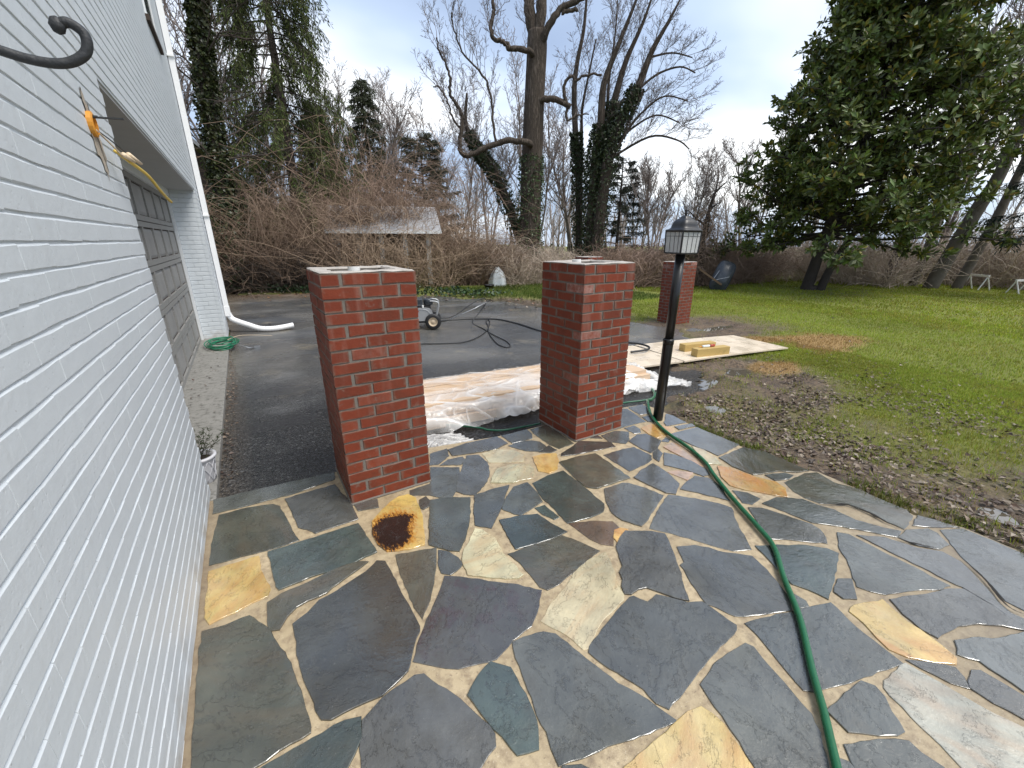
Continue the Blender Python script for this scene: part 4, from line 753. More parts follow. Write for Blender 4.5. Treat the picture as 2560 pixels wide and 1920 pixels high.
m = MB(); m.box(-.323, .023, -.163, .143, .478, .486); m.build('tank_stripe', M['steel'], ft)
m = MB(); m.box(-.27, -.23, -.1625, -.1605, .51, .55); m.box(-.19, -.13, -.1625, -.1605, .515, .545); m.build('decal', M['pvc'], ft)
m = MB(); m.lathe([(.07, .47), (.09, .475), (.09, .57), (.084, .585), (.06, .59)], 20, (.125, -.04, 0)); m.build('air_filter', M['tray'], pw, smooth=True)
m = MB(); rbox(m, .05, .17, -.13, .08, .40, .47, .015); m.build('carburettor', M['rubber'], pw)
m = MB(); m.lathe([(.018, 0), (.02, .04), (.012, .05)], 10, (.02, -.15, .425)); m.build('choke_knob', M['pvc'], pw)
for y in (-.12, .24):
    m = MB(); m.tube(spline([(.24, y, .15), (.27, y, .25), (.31, y, .38), (.325, y, .47), (.30, y, .525), (.22, y, .545), (.16, y, .548)], 8), .014, 10); m.build('handle', M['silver'], pw, smooth=True)
# high pressure hose on the driveway
def hosez(x, dz=.012): return float(Zb(x)) + dz
P = [(1.75, 6.75), (2.3, 6.59), (2.628, 6.464), (2.985, 6.412), (3.367, 6.641), (3.833, 7.137), (4.30, 7.85), (4.52, 8.30), (4.36, 8.12), (4.10, 7.55), (3.783, 6.935), (3.485, 6.147), (3.44, 5.80), (3.56, 5.80), (3.704, 6.165), (3.771, 6.726), (3.885, 7.348), (4.015, 8.10)]
P = [(x, y, hosez(x)) for x, y in P] + [(4.25, 8.22, .02), (4.42, 8.20, .24), (4.30, 8.16, .33), (4.00, 8.15, .22), (3.65, 8.18, .02), (3.34, 8.18, -.02), (3.12, 8.10, .05)]
m = MB(); m.tube(spline(P, 10), .0095, 8); m.build('pressure_hose', M['rubber'], smooth=True, label='thin black pressure hose looped on the driveway beside the washer', cat='hose')
P = [(3.10, 8.20, .02), (3.25, 8.33, -.10)] + [(x, y, hosez(x, .016)) for x, y in ((3.62, 8.55), (4.236, 8.50), (4.70, 8.25), (4.82, 7.75), (4.83, 7.265), (4.807, 6.696), (4.9, 5.9), (5.12, 5.3))] + [(5.22, 4.85, -.10), (5.34, 4.62, -.09), (5.31, 4.40, -.09), (5.12, 4.28, -.085), (4.8, 4.3, -.085)]
m = MB(); m.tube(spline(P, 10), .0165, 10); m.build('supply_hose', M['rubber'], smooth=True, label='thicker black hose running from the washer behind a pillar to the plywood', cat='hose')
m = MB(); m.tube([(3.55, 8.22, -.06), (4.10, 8.18, .12), (4.42, 8.17, .245)], .0075, 8); wd_ = m.build('spray_wand', M['steel'], smooth=True, label='thin metal spray wand resting across the black hose', cat='wand')
m = MB(); m.tube([(4.42, 8.17, .245), (4.52, 8.17, .278)], [.009, .004], 8); m.build('nozzle', M['black'], wd_, smooth=True)

# ------------------------------------------------------------------ plywood, lumber and plastic sheeting
e1 = np.array([-.995, .10, .027]); e1 /= np.linalg.norm(e1); e2 = np.array([.13, .991, 0]); e2 -= e1 * (e1 @ e2); e2 /= np.linalg.norm(e2); e3 = np.cross(e2, e1) * -1; e3 = e3 if e3[2] > 0 else -e3
def board(name, label, origin, ln, wd, th, mat, cat, group=None, curl=0.0, d1=e1, d2=e2):
    n = 14; m = MB(); V = []
    for k in range(n):
        for w_ in (0, wd):
            for t_ in (0, th): V.append(np.array(origin) + d1 * (ln * k / (n - 1)) + d2 * w_ + np.array([0, 0, 1.0]) * (t_ + curl * math.sin(3.1 * k / (n - 1)) + curl * .6 * (w_ > 0)))
    F = []
    for k in range(n - 1):
        b = k * 4; F += [(b, b + 4, b + 6, b + 2), (b + 1, b + 3, b + 7, b + 5), (b, b + 1, b + 5, b + 4), (b + 2, b + 6, b + 7, b + 3)]
    F += [(0, 2, 3, 1), (n * 4 - 4, n * 4 - 3, n * 4 - 1, n * 4 - 2)]
    m.add(np.array(V) - np.array(origin), F); o = m.build(name, mat, label=label, cat=cat, group=group); o.location = origin; return o
board('plywood_sheet', 'muddy plywood sheet on the grass with two wooden blocks on it', (7.66, 3.42, -.225), 2.44, 1.06, .022, M['plydirty'], 'plywood', curl=.012)
board('plywood_sheet', 'plywood sheet continuing under the plastic film beside the brick pillar', (5.19, 3.66, -.152), 1.75, 1.06, .022, M['plydirty'], 'plywood')
zd = lambda x: float(Zb(x))
def bx(o_, ln, wd, th, d1, lab):
    m = MB(); d1 = np.array(d1) / np.linalg.norm(d1); d2 = np.array([-d1[1], d1[0], 0]); m.obox((0, 0, th / 2), d1, d2, (0, 0, 1), ln / 2, wd / 2, th / 2); o = m.build('wooden_block', M['lumber'], label=lab, cat='lumber', group='offcuts on the plywood'); o.location = o_
    b = o.modifiers.new('b', 'BEVEL'); b.width = .004; b.segments = 2
bx((5.905, 3.71, -.150), .66, .125, .125, (1, -.17, -.02), 'short square timber offcut with a red tube lying on it')
bx((6.02, 4.02, -.147), .66, .125, .115, (1, -.15, -.02), 'short square timber offcut behind the one carrying a red tube')
ct = thing('sealant_tube', 'red and white sealant tube lying on a timber offcut', 'tube', (5.86, 3.73, -.006), (0, 0, math.radians(-14)))
m = MB(); m.tube([(-.12, 0, 0), (-.10, 0, 0), (.02, .005, 0)], .019, 12); m.build('body', M['cloth'], ct, smooth=True); m = MB(); m.tube([(.02, .005, 0), (.115, .01, 0)], .021, 12); m.build('label_band', M['redpack'], ct, smooth=True); m = MB(); m.tube([(-.12, 0, 0), (-.19, -.004, .0)], [.010, .004], 8); m.build('nozzle', M['amber'], ct, smooth=True)
# long planks that make the wrapped pile
pl_d = np.array([1, -.035, -.03]); pl_d /= np.linalg.norm(pl_d); pl_n = np.array([.035, 1, 0]) / np.linalg.norm([.035, 1, 0])
pile = []
for row, (y0, z0, cnt) in enumerate(((3.30, .0, 4), (3.34, .09, 4), (3.40, .147, 3))):
    for k in range(cnt):
        o_ = np.array([.55 + random.uniform(-.05, .08) + .08 * row, y0 + k * (.225 if row < 2 else .25), zd(.6) + z0 + .008]); th = .082 if row == 0 else .06 if row == 1 else .045
        board('pine_plank', ['thick pine plank in the bottom layer of the wrapped pile', 'pine plank in the middle layer of the wrapped pile', 'thin pine plank on top of the wrapped pile'][row] + [', on the patio side', ', second from the patio side', ', third from the patio side', ', on the driveway side'][k if k < cnt - 1 else 3], o_, 3.15 + random.uniform(-.15, .15), .215 if row < 2 else .235, th, M['peach'], 'plank', 'planks in the wrapped pile', d1=pl_d, d2=pl_n)
# draped film over the pile
nu, nv = 300, 120; U, Vv = np.meshgrid(np.linspace(0, 1, nu), np.linspace(0, 1, nv)); xx = .50 + U * 3.55
yy = 3.20 - .035 * (xx - .5) + Vv * 1.08 + (fbm(U * 11, Vv * 2, 4, 61) - .5) * .22 * (1 - Vv) ** 2
prof = np.interp(Vv, [0, .05, .12, .24, .34, .45, .80, .90, .97, 1], [.012, .075, .15, .19, .215, .232, .215, .205, .12, .02]); endk = 1 - sstep(.90, 1.0, U)
def ridge(a, b, seed, p=3.0): return np.clip(1 - np.abs(fbm(a, b, 2, seed) - .5) * 7, 0, 1) ** p      # sharp folds
fr = np.maximum.reduce([ridge(xx * 1.3 + yy * 2.2, yy * 2.6 - xx * .5, 62), .8 * ridge(xx * 2.1 - yy * 2.0, yy * 2.2 + xx * .3, 63), .7 * ridge(xx * 3.4 + yy * 5, yy * 4.0 - xx * 1.1, 64, 2), .55 * ridge(xx * 6 - yy * 3, yy * 7 + xx, 65, 2)]); lowp = 1 - sstep(.0, .35, Vv)
wr = fr * (.016 + .034 * lowp) + (fbm(xx * 2.2 + yy * 3, yy * 4, 3, 66) - .5) * (.012 + .04 * lowp)
zf = Zb(xx) + .012 + prof * .94 * (.25 + .75 * endk) + np.maximum(wr, -.010)
i = np.arange(nv - 1)[:, None] * nu; j = np.arange(nu - 1)[None]; F = np.stack([i + j, i + j + 1, i + nu + j + 1, i + nu + j], -1).reshape(-1, 4)
cr = np.clip(fr * (.60 + .4 * lowp) + .12 * lowp + .45 * sstep(.50, .75, fbm(xx * 1.1, yy * 4, 3, 67)) + .45 * sstep(.6, 1.0, U * 1.05 - .12), 0, 1); cc_ = np.stack([cr, cr, cr, np.ones_like(cr)], -1).reshape(-1, 4)
m = MB(); m.add(np.stack([xx, yy, zf], -1).reshape(-1, 3), F, cc_); m.build('plastic_film', M['film'], smooth=True, label='clear plastic film draped over the long pile of pine planks', cat='plastic sheet')
def crumple(name, lab, cx_, cy_, rx, ry, h, seed, ang=0.0, base=None):
    nu = 90; U, V_ = np.meshgrid(np.linspace(-1, 1, nu), np.linspace(-1, 1, nu)); r_ = np.maximum(np.abs(U), np.abs(V_)) * .5 + np.hypot(U, V_) * .5
    k = 1 + (fbm(U * 2 + 5, V_ * 2, 4, seed) - .5) * .8; X_, Y_ = U * rx * k, V_ * ry * k; ca, sa = math.cos(ang), math.sin(ang); X_, Y_ = cx_ + X_ * ca - Y_ * sa, cy_ + X_ * sa + Y_ * ca
    fr = np.maximum.reduce([ridge(U * 1.6 + V_, V_ * 1.9, seed + 1, 2), .8 * ridge(U * 2.4 - V_ * 2, V_ * 2.6 + U, seed + 2, 2), .6 * ridge(U * 5 + V_ * 2, V_ * 5, seed + 3, 2)])
    z = (Zb(X_) if base is None else base) + .012 + (1 - sstep(.25, 1.05, r_)) * h * (.45 + .8 * fbm(U * 2.2, V_ * 2.2, 3, seed + 4)) + fr * h * .45 + fbm(X_ * 12, Y_ * 12, 3, seed + 5) * h * .15
    i = np.arange(nu - 1)[:, None] * nu; j = np.arange(nu - 1)[None]; c = np.clip(.30 + .6 * fr, 0, 1); c = np.stack([c, c, c, np.ones_like(c)], -1).reshape(-1, 4)
    m = MB(); m.add(np.stack([X_, Y_, z], -1).reshape(-1, 3), np.stack([i + j, i + j + 1, i + nu + j + 1, i + nu + j], -1).reshape(-1, 4), c); m.build(name, M['film'], smooth=True, label=lab, cat='plastic sheet')
crumple('plastic_bundle', 'crumpled white plastic heap behind the lamp post at the end of the pile', 3.80, 3.55, .62, .46, .14, 71, -.2)
crumple('plastic_scrap', 'crumpled scrap of plastic film on the driveway beside the first pillar', 1.16, 3.00, .21, .13, .035, 81, .1)
# hoses near the patio
GH = [(1.10, .06), (1.268, .177), (1.411, .273), (1.543, .369), (1.749, .509), (1.928, .663), (2.103, .801), (2.202, .948), (2.33, 1.163), (2.48, 1.39), (2.585, 1.53), (2.677, 1.732), (2.745, 1.965), (2.825, 2.15), (2.965, 2.359), (3.146, 2.544)]
P = [(x, y, .0185) for x, y in GH] + [(3.33, 2.70, -.04), (3.52, 2.80, -.105), (3.72, 2.93, -.125), (3.90, 3.15, -.135), (4.0, 3.4, -.13)]
m = MB(); m.tube(spline(P, 12), .0135, 14); m.build('garden_hose', M['hose'], smooth=True, label='thick green garden hose curving across the flagstones past the lamp post', cat='hose')
P = [(1.30, 3.30, -.06), (1.558, 3.096, -.075), (1.62, 3.03, -.085), (1.742, 2.955, -.09), (1.949, 2.93, -.095), (2.12, 2.92, -.10), (2.5, 2.91, -.105), (2.9, 2.93, -.12), (3.27, 2.95, -.14), (3.46, 2.90, -.14), (3.59, 2.87, -.13), (3.70, 2.90, -.105), (3.81, 2.98, -.13)]
m = MB(); m.tube(spline(P, 10), .0085, 10); m.build('soaker_hose', M['thinhose'], smooth=True, label='thin green hose along the patio edge behind the pillars', cat='hose')
# coil of green extension cord
m = MB(); P = []
for k in range(330):
    t = k * .155; w_ = k / 330; P.append((-.47 + (.17 + .035 * math.sin(t * .37)) * math.cos(t) + .02 * math.sin(t * .21), 7.62 + (.31 + .05 * math.cos(t * .29)) * math.sin(t), .014 + .095 * (.5 + .5 * math.sin(t * .33 + w_ * 4)) * (.4 + .6 * w_)))
m.tube(P, .0075, 6); cc = m.build('extension_cord', M['cord'], smooth=True, label='coil of green extension cord on the garage sill', cat='cord')
m = MB(); m.tube(spline([(-.36, 7.45, .03), (-.25, 7.40, .03), (-.14, 7.36, -.01), (-.06, 7.42, -.03)], 6), .007, 6); m.obox((-.03, 7.43, -.03), (1, .2, 0), (-.2, 1, 0), (0, 0, 1), .04, .018, .016); m.build('plug', M['steel'], cc)
m = MB(); m.tube(spline([(-.40, 7.66, .08), (-.25, 7.75, .11), (-.05, 7.80, .09), (.14, 7.80, .06), (.21, 7.80, .05)], 6), .0035, 6); m.build('loose_end', M['ply'], cc, smooth=True)
# planter with a dry plant, half hidden by the wall corner
pt = thing('planter', 'white lattice planter with a twiggy plant beside the wall corner', 'planter', (-.462, 3.155, .004))
m = MB(); m.lathe([(.055, 0), (.062, .01), (.078, .13), (.086, .165), (.098, .178), (.098, .190), (.080, .192), (.074, .16)], 28, caps=False); m.build('pot', M['potwhite'], pt, smooth=True)
m = MB()
for k in range(10):
    for s in (-1, 1):
        m.tube([((.064 + .018 * u) * 1.03 * math.cos(k * .628 + s * u * .9), (.064 + .018 * u) * 1.03 * math.sin(k * .628 + s * u * .9), .01 + .15 * u) for u in np.linspace(0, 1, 8)], .0028, 5)
m.build('lattice', M['potwhite'], pt, smooth=True)
m = MB(); m.lathe([(.001, .165), (.075, .160)], 20); m.build('soil', M['potsoil'], pt)
S0, S1, A0, A1 = [], [], [], []; LV = MB(); rr_ = random.Random(3)
for k in range(26):
    p = np.array([rr_.uniform(-.05, .05), rr_.uniform(-.05, .05), .16]); d = np.array([rr_.uniform(-.6, .8), rr_.uniform(-.4, .9), 1.0]); d /= np.linalg.norm(d)
    for s in range(6):
        q = p + d * .034; S0.append(p); S1.append(q); A0.append(.0018 - s * .0002); A1.append(.0016 - s * .0002); d = d + np.array([rr_.uniform(-.35, .35), rr_.uniform(-.35, .35), rr_.uniform(-.3, .15)]); d /= np.linalg.norm(d)
        for _ in range(3):
            v = np.array([rr_.uniform(-1, 1), rr_.uniform(-1, 1), rr_.uniform(-.2, 1)]); v /= np.linalg.norm(v); LV.segs([q], [q + v * .022], [.0022], [.0006], 3, np.array([[.06, .085, .03, 1]]) * rr_.uniform(.6, 1.3))
        p = q
m = MB(); m.segs(S0, S1, A0, A1, 4); st = m.build('stems', M['darktwig'], pt); LV.build('leaves', M['blade'], st)

# ------------------------------------------------------------------ things at the far side
wb = thing('wheelbarrow', 'black wheelbarrow tipped up on its nose on the lawn, underside showing', 'wheelbarrow', (15.98, 10.26, float(Zb(16)) - .02), (0, 0, CR - math.radians(22)))
tl = math.radians(19); ub = np.array([math.cos(tl), 0, -math.sin(tl)]); vb = np.array([math.sin(tl), .30, math.cos(tl)]); vb /= np.linalg.norm(vb); nb = np.cross(ub, vb)
def tp(u, v, d): return ub * u + vb * v + nb * d * -1
m = MB(); rings = [(.34, .62, 0.0, .62), (.31, .57, -.02, .61), (.22, .40, -.24, .58), (.05, .08, -.26, .55)]; V = []
for (hw, hl, d, cv) in rings:
    for k in range(24):
        a = k * 2 * math.pi / 24; q = (abs(math.cos(a)) ** 4 + abs(math.sin(a)) ** 4) ** -.25; V.append(tp(hw * q * math.cos(a), cv + hl * q * math.sin(a), -d * -1 if False else d))
m.add(V, [(R_ * 24 + k, R_ * 24 + (k + 1) % 24, R_ * 24 + 24 + (k + 1) % 24, R_ * 24 + 24 + k) for R_ in range(3) for k in range(24)] + [tuple(range(72, 96))]); m.build('tray', M['tray'], wb, smooth=True)
m = MB(); P = [tp(.34 * q * math.cos(a), .62 + .62 * q * math.sin(a), 0) for a in np.linspace(0, 2 * math.pi, 49) for q in [(abs(math.cos(a)) ** 4 + abs(math.sin(a)) ** 4) ** -.25]]; m.tube(P, .016, 6); m.build('rim', M['black'], wb, smooth=True)
m = MB(); m.tube([tp(-.30, .26, -.30), tp(.22, .62, -.30)], .009, 6); m.tube([tp(-.30, .26, -.30), tp(-.22, .72, -.27)], .009, 6); m.build('brace', M['steel'], wb)
for s in (0,): m = MB(); m.obox(tp(-.42, .36, -.36), np.array([-.83, .1, .55]), np.array([.1, 1, 0]), np.array([.55, 0, .83]), .52, .022, .034); m.build('handle', M['handle'], wb)
pot = thing('plant_tub', 'black plastic tub standing in the grass by the brambles', 'tub', (7.98, 14.55, -.30)); m = MB(); m.lathe([(.13, 0), (.15, .02), (.19, .17), (.215, .175), (.215, .195), (.18, .195), (.14, .04)], 24, caps=False); m.build('bowl', M['black'], pot, smooth=True); m = MB(); m.lathe([(.001, .12), (.17, .12)], 20); m.build('soil', M['potsoil'], pot)
m = MB(); nu = 26; V = []                                              # cloth over a small frame with an arched opening
for k in range(nu + 1):
    a = k / nu * 2 * math.pi
    for q in range(9):
        u = q / 8; rad = .33 * (1 - u ** 2.2) + .04; arch = .24 * max(0, 1 - abs(((a + 3.1) % (2 * math.pi)) - math.pi) / .55) * (1 - u)
        V.append((rad * math.cos(a) * (1 + .1 * math.sin(a * 7)), rad * math.sin(a) * (1 + .1 * math.cos(a * 5)), arch + .78 * u + .02 * math.sin(a * 9)))
m.add(V, [(k * 9 + q, (k + 1) * 9 + q, (k + 1) * 9 + q + 1, k * 9 + q + 1) for k in range(nu) for q in range(8)]); o = m.build('cloth_cover', M['cloth'], smooth=True, label='crumpled white cloth cover with an arched opening among the brambles', cat='cover'); o.location = (9.05, 15.75, -.32); o.rotation_euler = (0, 0, math.radians(-8))
dk = thing('deck_railing', 'reddish brown wooden railing behind the brambles', 'railing', (6.55, 17.2, .55), (0, 0, CR + .05))
m = MB(); m.box(0, 2.0, -.04, .04, .80, .85); m.build('top_rail', M['rail'], dk); m = MB(); m.box(0, 2.0, -.02, .02, .08, .13); m.build('bottom_rail', M['rail'], dk)
for k in range(13): m = MB(); m.box(.05 + k * .15, .09 + k * .15, -.018, .018, .131, .799); m.build('baluster', M['rail'], dk)
for x in (0, 1.92): m = MB(); m.box(x, x + .09, -.045, .0451, -.9, .92); m.build('post', M['rail'], dk)
# shed behind the brambles
sh = thing('garden_shed', 'old open shed with a pale roof and peeling white posts in the brambles', 'shed', (2.95, 16.75, -.08), (0, 0, math.atan2(-.96, 3.36)))
m = MB(); m.add([(-.25, -.45, 1.92), (3.75, -.45, 1.92), (3.75, 1.3, 2.85), (-.25, 1.3, 2.85), (-.25, -.45, 1.86), (3.75, -.45, 1.86), (3.75, 1.3, 2.79), (-.25, 1.3, 2.79)], [(0, 1, 2, 3), (7, 6, 5, 4), (0, 4, 5, 1), (1, 5, 6, 2), (3, 7, 4, 0)]); rf = m.build('roof', M['shingle'], sh)
m = MB(); m.add([(-.25, 1.3, 2.85), (3.75, 1.3, 2.85), (3.75, 3.0, 1.95), (-.25, 3.0, 1.95)], [(0, 1, 2, 3)]); m.build('rear_slope', M['shingle'], rf)
m = MB(); m.box(-.25, 3.75, -.48, -.455, 1.83, 1.925); m.build('fascia', M['oldpaint'], sh)
for x in (0.0, .72, 1.50, 2.35, 3.2): m = MB(); m.box(x, x + .16, -.05, .07, 0, 1.86 + .21); m.build('post', M['oldpaint'], sh)
m = MB(); m.box(-.1, 3.5, 2.6, 2.7, 0, 1.95); m.build('back_wall', M['oldwood_shade'], sh); m = MB(); m.box(-.12, -.02, .1, 2.59, 0, 2.0); m.build('side_wall', M['oldpaint'], sh)
ob = thing('outbuilding', 'old garage with a sloping grey roof behind the ivy covered tree', 'outbuilding', (-3.6, 20.2, 0), (0, 0, -.05))
m = MB(); m.box(-.0, 5.2, 0, 6, -.3, 2.5); m.build('wall', M['oldwood_shade'], ob)
m = MB(); m.add([(-.6, -.4, 2.35), (2.6, -.4, 5.1), (5.8, -.4, 2.35), (-.6, 6.4, 2.35), (2.6, 6.4, 5.1), (5.8, 6.4, 2.35), (-.6, -.4, 2.2), (2.6, -.4, 4.95), (5.8, -.4, 2.2)], [(0, 1, 4, 3), (1, 2, 5, 4), (0, 6, 7, 1), (1, 7, 8, 2)]); m.build('roof', M['shingle'], ob)
m = MB(); m.add([(0, -.01, 2.4), (5.2, -.01, 2.4), (2.6, -.01, 4.8)], [(0, 1, 2)]); m.build('gable', M['oldwood_shade'], ob)
def aframe(lab, loc, rz, s=1.0):
    t = thing('saw_trestle', lab, 'trestle', loc, (0, 0, rz))
    m = MB(); m.obox((0, 0, .62 * s), (1, 0, 0), (0, 1, 0), (0, 0, 1), .45 * s, .03, .04); m.build('beam', M['pvc'], t)
    for x in (-.4 * s, .4 * s):
        for y in (-1, 1): m = MB(); m.tube([(x, 0, .6 * s), (x, y * .24 * s, 0)], .022, 6); m.build('leg', M['pvc'], t)
aframe('white trestle standing at the far edge of the lawn', (26.3, 5.05, -.50), .9, 1.0); aframe('low white trestle beside the brush at the far right of the lawn', (25.9, 3.75, -.49), -.3, .85)
# ------------------------------------------------------------------ trees and undergrowth
def nrm(v):
    l = math.sqrt(v[0] ** 2 + v[1] ** 2 + v[2] ** 2) + 1e-9; return (v[0] / l, v[1] / l, v[2] / l)
def branch(out, p, d, ln, r, lvl, o, R):
    n = o['n'][lvl]; st = ln / n; w_ = o['wob'][lvl]; up = o['up'][lvl]
    for k in range(n):
        d = nrm((d[0] + R.uniform(-w_, w_), d[1] + R.uniform(-w_, w_), d[2] + R.uniform(-w_, w_) + up)); q = (p[0] + d[0] * st, p[1] + d[1] * st, p[2] + d[2] * st)
        r2 = max(r * (1 - o['taper'] / n), o['rmin']); out.append((p, q, r, r2))
        if lvl < o['max'] and k >= o['skip'][lvl]:
            for _ in range(o['kids'][lvl]):
                if R.random() < o['prob'][lvl]:
                    a = R.uniform(0, 6.283); s = R.uniform(*o['ang'][lvl]); ax = nrm((math.cos(a), math.sin(a), R.uniform(-.3, .5)))
                    c = nrm((d[0] * (1 - s) + ax[0] * s, d[1] * (1 - s) + ax[1] * s, d[2] * (1 - s) + ax[2] * s)); branch(out, q, c, ln * o['ratio'][lvl] * R.uniform(.7, 1.2) * (1 - .45 * k / n), r2 * .62, lvl + 1, o, R)
        p, r = q, r2
def segmesh(out, split=.022):
    m = MB(); A_ = [q for q in out if q[2] >= split]; B_ = [q for q in out if q[2] < split]
    for S_, k in ((A_, 6), (B_, 3)):
        if S_: m.segs([q[0] for q in S_], [q[1] for q in S_], [q[2] for q in S_], [q[3] for q in S_], k)
    return m
def pts(s): return np.array([[float(t) for t in q.split(',')] for q in s.split()])
BARE = dict(n=[7, 6, 4, 3], wob=[.10, .20, .28, .3], up=[.05, .10, .09, .06], taper=.72, rmin=.006, max=3, skip=[2, 1, 0, 0], kids=[3, 2, 2, 0], prob=[.75, .75, .75, 0], ang=[(.25, .6), (.3, .65), (.35, .7), (0, 0)], ratio=[.50, .48, .5, 0])
def along(P, R_, out, rr, o, step, r0, ln, lvl=1, outw=(.5, .9), top_bias=0.15, start=0.0):
    """side branches from a limb polyline"""
    S = spline(P, 8); L_ = np.concatenate([[0], np.cumsum(np.linalg.norm(np.diff(S, axis=0), axis=1))]); t = L_[-1] * start
    while t < L_[-1]:
        k = min(np.searchsorted(L_, t), len(S) - 1); d = nrm(S[min(k + 1, len(S) - 1)] - S[max(k - 1, 0)]); s = rr.uniform(*outw); a = rr.uniform(0, 6.283); ax = nrm((math.cos(a), math.sin(a), rr.uniform(-.2, .8) + top_bias))
        branch(out, tuple(S[k]), nrm((d[0] * (1 - s) + ax[0] * s, d[1] * (1 - s) + ax[1] * s, d[2] * (1 - s) + ax[2] * s)), ln * rr.uniform(.6, 1.25), r0, lvl, o, rr); t += step * rr.uniform(.5, 1.5)
def leaf_quads(C, D, Nn, ln, wd, col, fold=.25):
    """pointed leaves: base, two sides, tip"""
    C, D, Nn = (np.asarray(q, float) for q in (C, D, Nn)); n = len(C); D /= np.linalg.norm(D, axis=1)[:, None] + 1e-9; S = np.cross(D, Nn); S /= np.linalg.norm(S, axis=1)[:, None] + 1e-9; U = np.cross(S, D)
    ln = np.broadcast_to(ln, n)[:, None]; wd = np.broadcast_to(wd, n)[:, None]; V = np.stack([C, C + D * ln * .55 + S * wd * .5 + U * wd * fold, C + D * ln, C + D * ln * .55 - S * wd * .5 + U * wd * fold], 1).reshape(-1, 3)
    b = np.arange(n)[:, None] * 4; F = np.concatenate([b + np.array([[0, 1, 2]]), b + np.array([[0, 2, 3]])]); m = MB(); m.add(V, F.astype(np.int64), np.repeat(col, 4, 0)); return m
def rgba(n, base, var, hue=.12):
    k = 1 + rng.uniform(-var, var, (n, 1)); c = np.array(base)[None] * k * (1 + rng.uniform(-hue, hue, (n, 3))); return np.concatenate([np.clip(c, .002, 1), np.ones((n, 1))], 1)
def unit(n): v = rng.normal(size=(n, 3)); return v / np.linalg.norm(v, axis=1)[:, None]
def ivy_on(P, R_, n, size=(.07, .13), base=(.030, .055, .018), spread=.10):
    S = spline(P, 10); rad = np.interp(np.linspace(0, 1, len(S)), np.linspace(0, 1, len(R_)), R_); k = rng.integers(0, len(S) - 1, n); f = rng.random(n)[:, None]; C = S[k] * (1 - f) + S[k + 1] * f
    T = S[k + 1] - S[k]; T /= np.linalg.norm(T, axis=1)[:, None]; a = unit(n); a -= T * (a * T).sum(1)[:, None]; a /= np.linalg.norm(a, axis=1)[:, None]; clump = .6 + .8 * fbm(C[:, 2] * 2.3, np.arctan2(a[:, 1], a[:, 0]) * 2, 3, 8)
    C = C + a * (rad[k] * clump + rng.uniform(-.02, spread, n))[:, None]; D = unit(n) * .7 + np.array([0, 0, -.5]) + a * .5; return leaf_quads(C, D, a + unit(n) * .5, rng.uniform(*size, n), rng.uniform(*size, n) * .9, rgba(n, base, .45))
# --- big tulip tree
tt = thing('tulip_tree', 'tall bare tree with thick grey trunk, bent limbs and ivy round its foot', 'tree', (0, 0, 0)); m = MB(); rr = random.Random(11); tw = []
TRK = np.vstack([[11.70, 17.43, -.55], pts('11.75,17.40,0.85 11.82,17.36,5.10 11.88,17.32,7.47 11.93,17.28,8.96 11.92,17.29,9.65')])
m.tube(spline(TRK, 6), np.interp(np.linspace(0, 1, 31), [0, .06, .2, .6, .85, 1], [.72, .56, .50, .43, .42, .36]), 14)
LIMBS = [('11.87,17.32,9.3 11.69,17.44,10.17 11.62,17.50,10.98 11.55,17.54,11.91 11.5,17.6,14', .30, .2), ('11.95,17.27,9.3 12.04,17.20,10.27 12.08,17.18,10.97 12.14,17.14,11.90 12.3,17,14', .30, .2), ('11.95,17.15,9.0 12.03,16.73,9.54 12.43,16.43,10.18 13.00,15.98,10.44 13.49,15.57,10.69', .19, .11),
         ('12.48,16.39,10.05 12.77,16.16,10.13 12.97,16.00,10.13', .10, .09), ('11.7,17.25,8.72 11.38,16.93,8.74 10.96,17.20,8.85 10.64,17.40,8.83 10.59,17.44,8.99 10.32,17.60,9.12 10.08,17.74,9.22 10.03,17.76,9.62 10.12,17.71,10.03 10.11,17.72,10.42 10.23,17.65,10.86', .15, .07),
         ('11.7,17.2,5.44 11.17,16.83,5.46 10.53,17.24,5.53 10.07,17.51,5.41 9.49,17.83,5.17 8.95,18.11,4.92 8.72,18.22,5.12 8.71,18.23,5.53 8.82,18.17,6.16 8.80,18.18,6.50 8.56,18.30,6.93 8.40,18.37,7.20 8.45,18.35,7.74 8.28,18.43,8.26 8.07,18.52,8.61 8.01,18.55,9.06', .17, .04),
         ('10.07,17.51,5.41 9.97,17.57,6.13 9.87,17.62,7.24 9.60,17.77,7.88 8.90,18.13,8.65 8.65,18.25,9.30 8.57,18.29,9.89', .07, .03), ('8.78,18.19,5.93 8.47,18.34,6.32 8.32,18.41,6.87 8.01,18.55,7.40 7.80,18.63,7.39', .06, .03),
         ('11.8,17.1,7.13 12.21,16.59,7.16 12.63,16.27,6.99 12.87,16.09,6.83', .17, .13), ('12.79,16.15,6.88 12.64,16.26,7.33 12.66,16.25,7.66 12.78,16.16,7.87 12.90,16.06,7.92 13.01,15.97,7.75 13.24,15.78,7.90 13.58,15.49,7.96 13.79,15.30,7.89', .09, .05), ('12.76,16.17,6.82 12.78,16.16,6.32 13.05,15.94,6.50 13.47,15.58,6.53', .07, .03)]
OT = dict(BARE, n=[5, 5, 4, 3], up=[.1, .16, .16, .1], rmin=.0055, prob=[.8, .75, .7, 0])
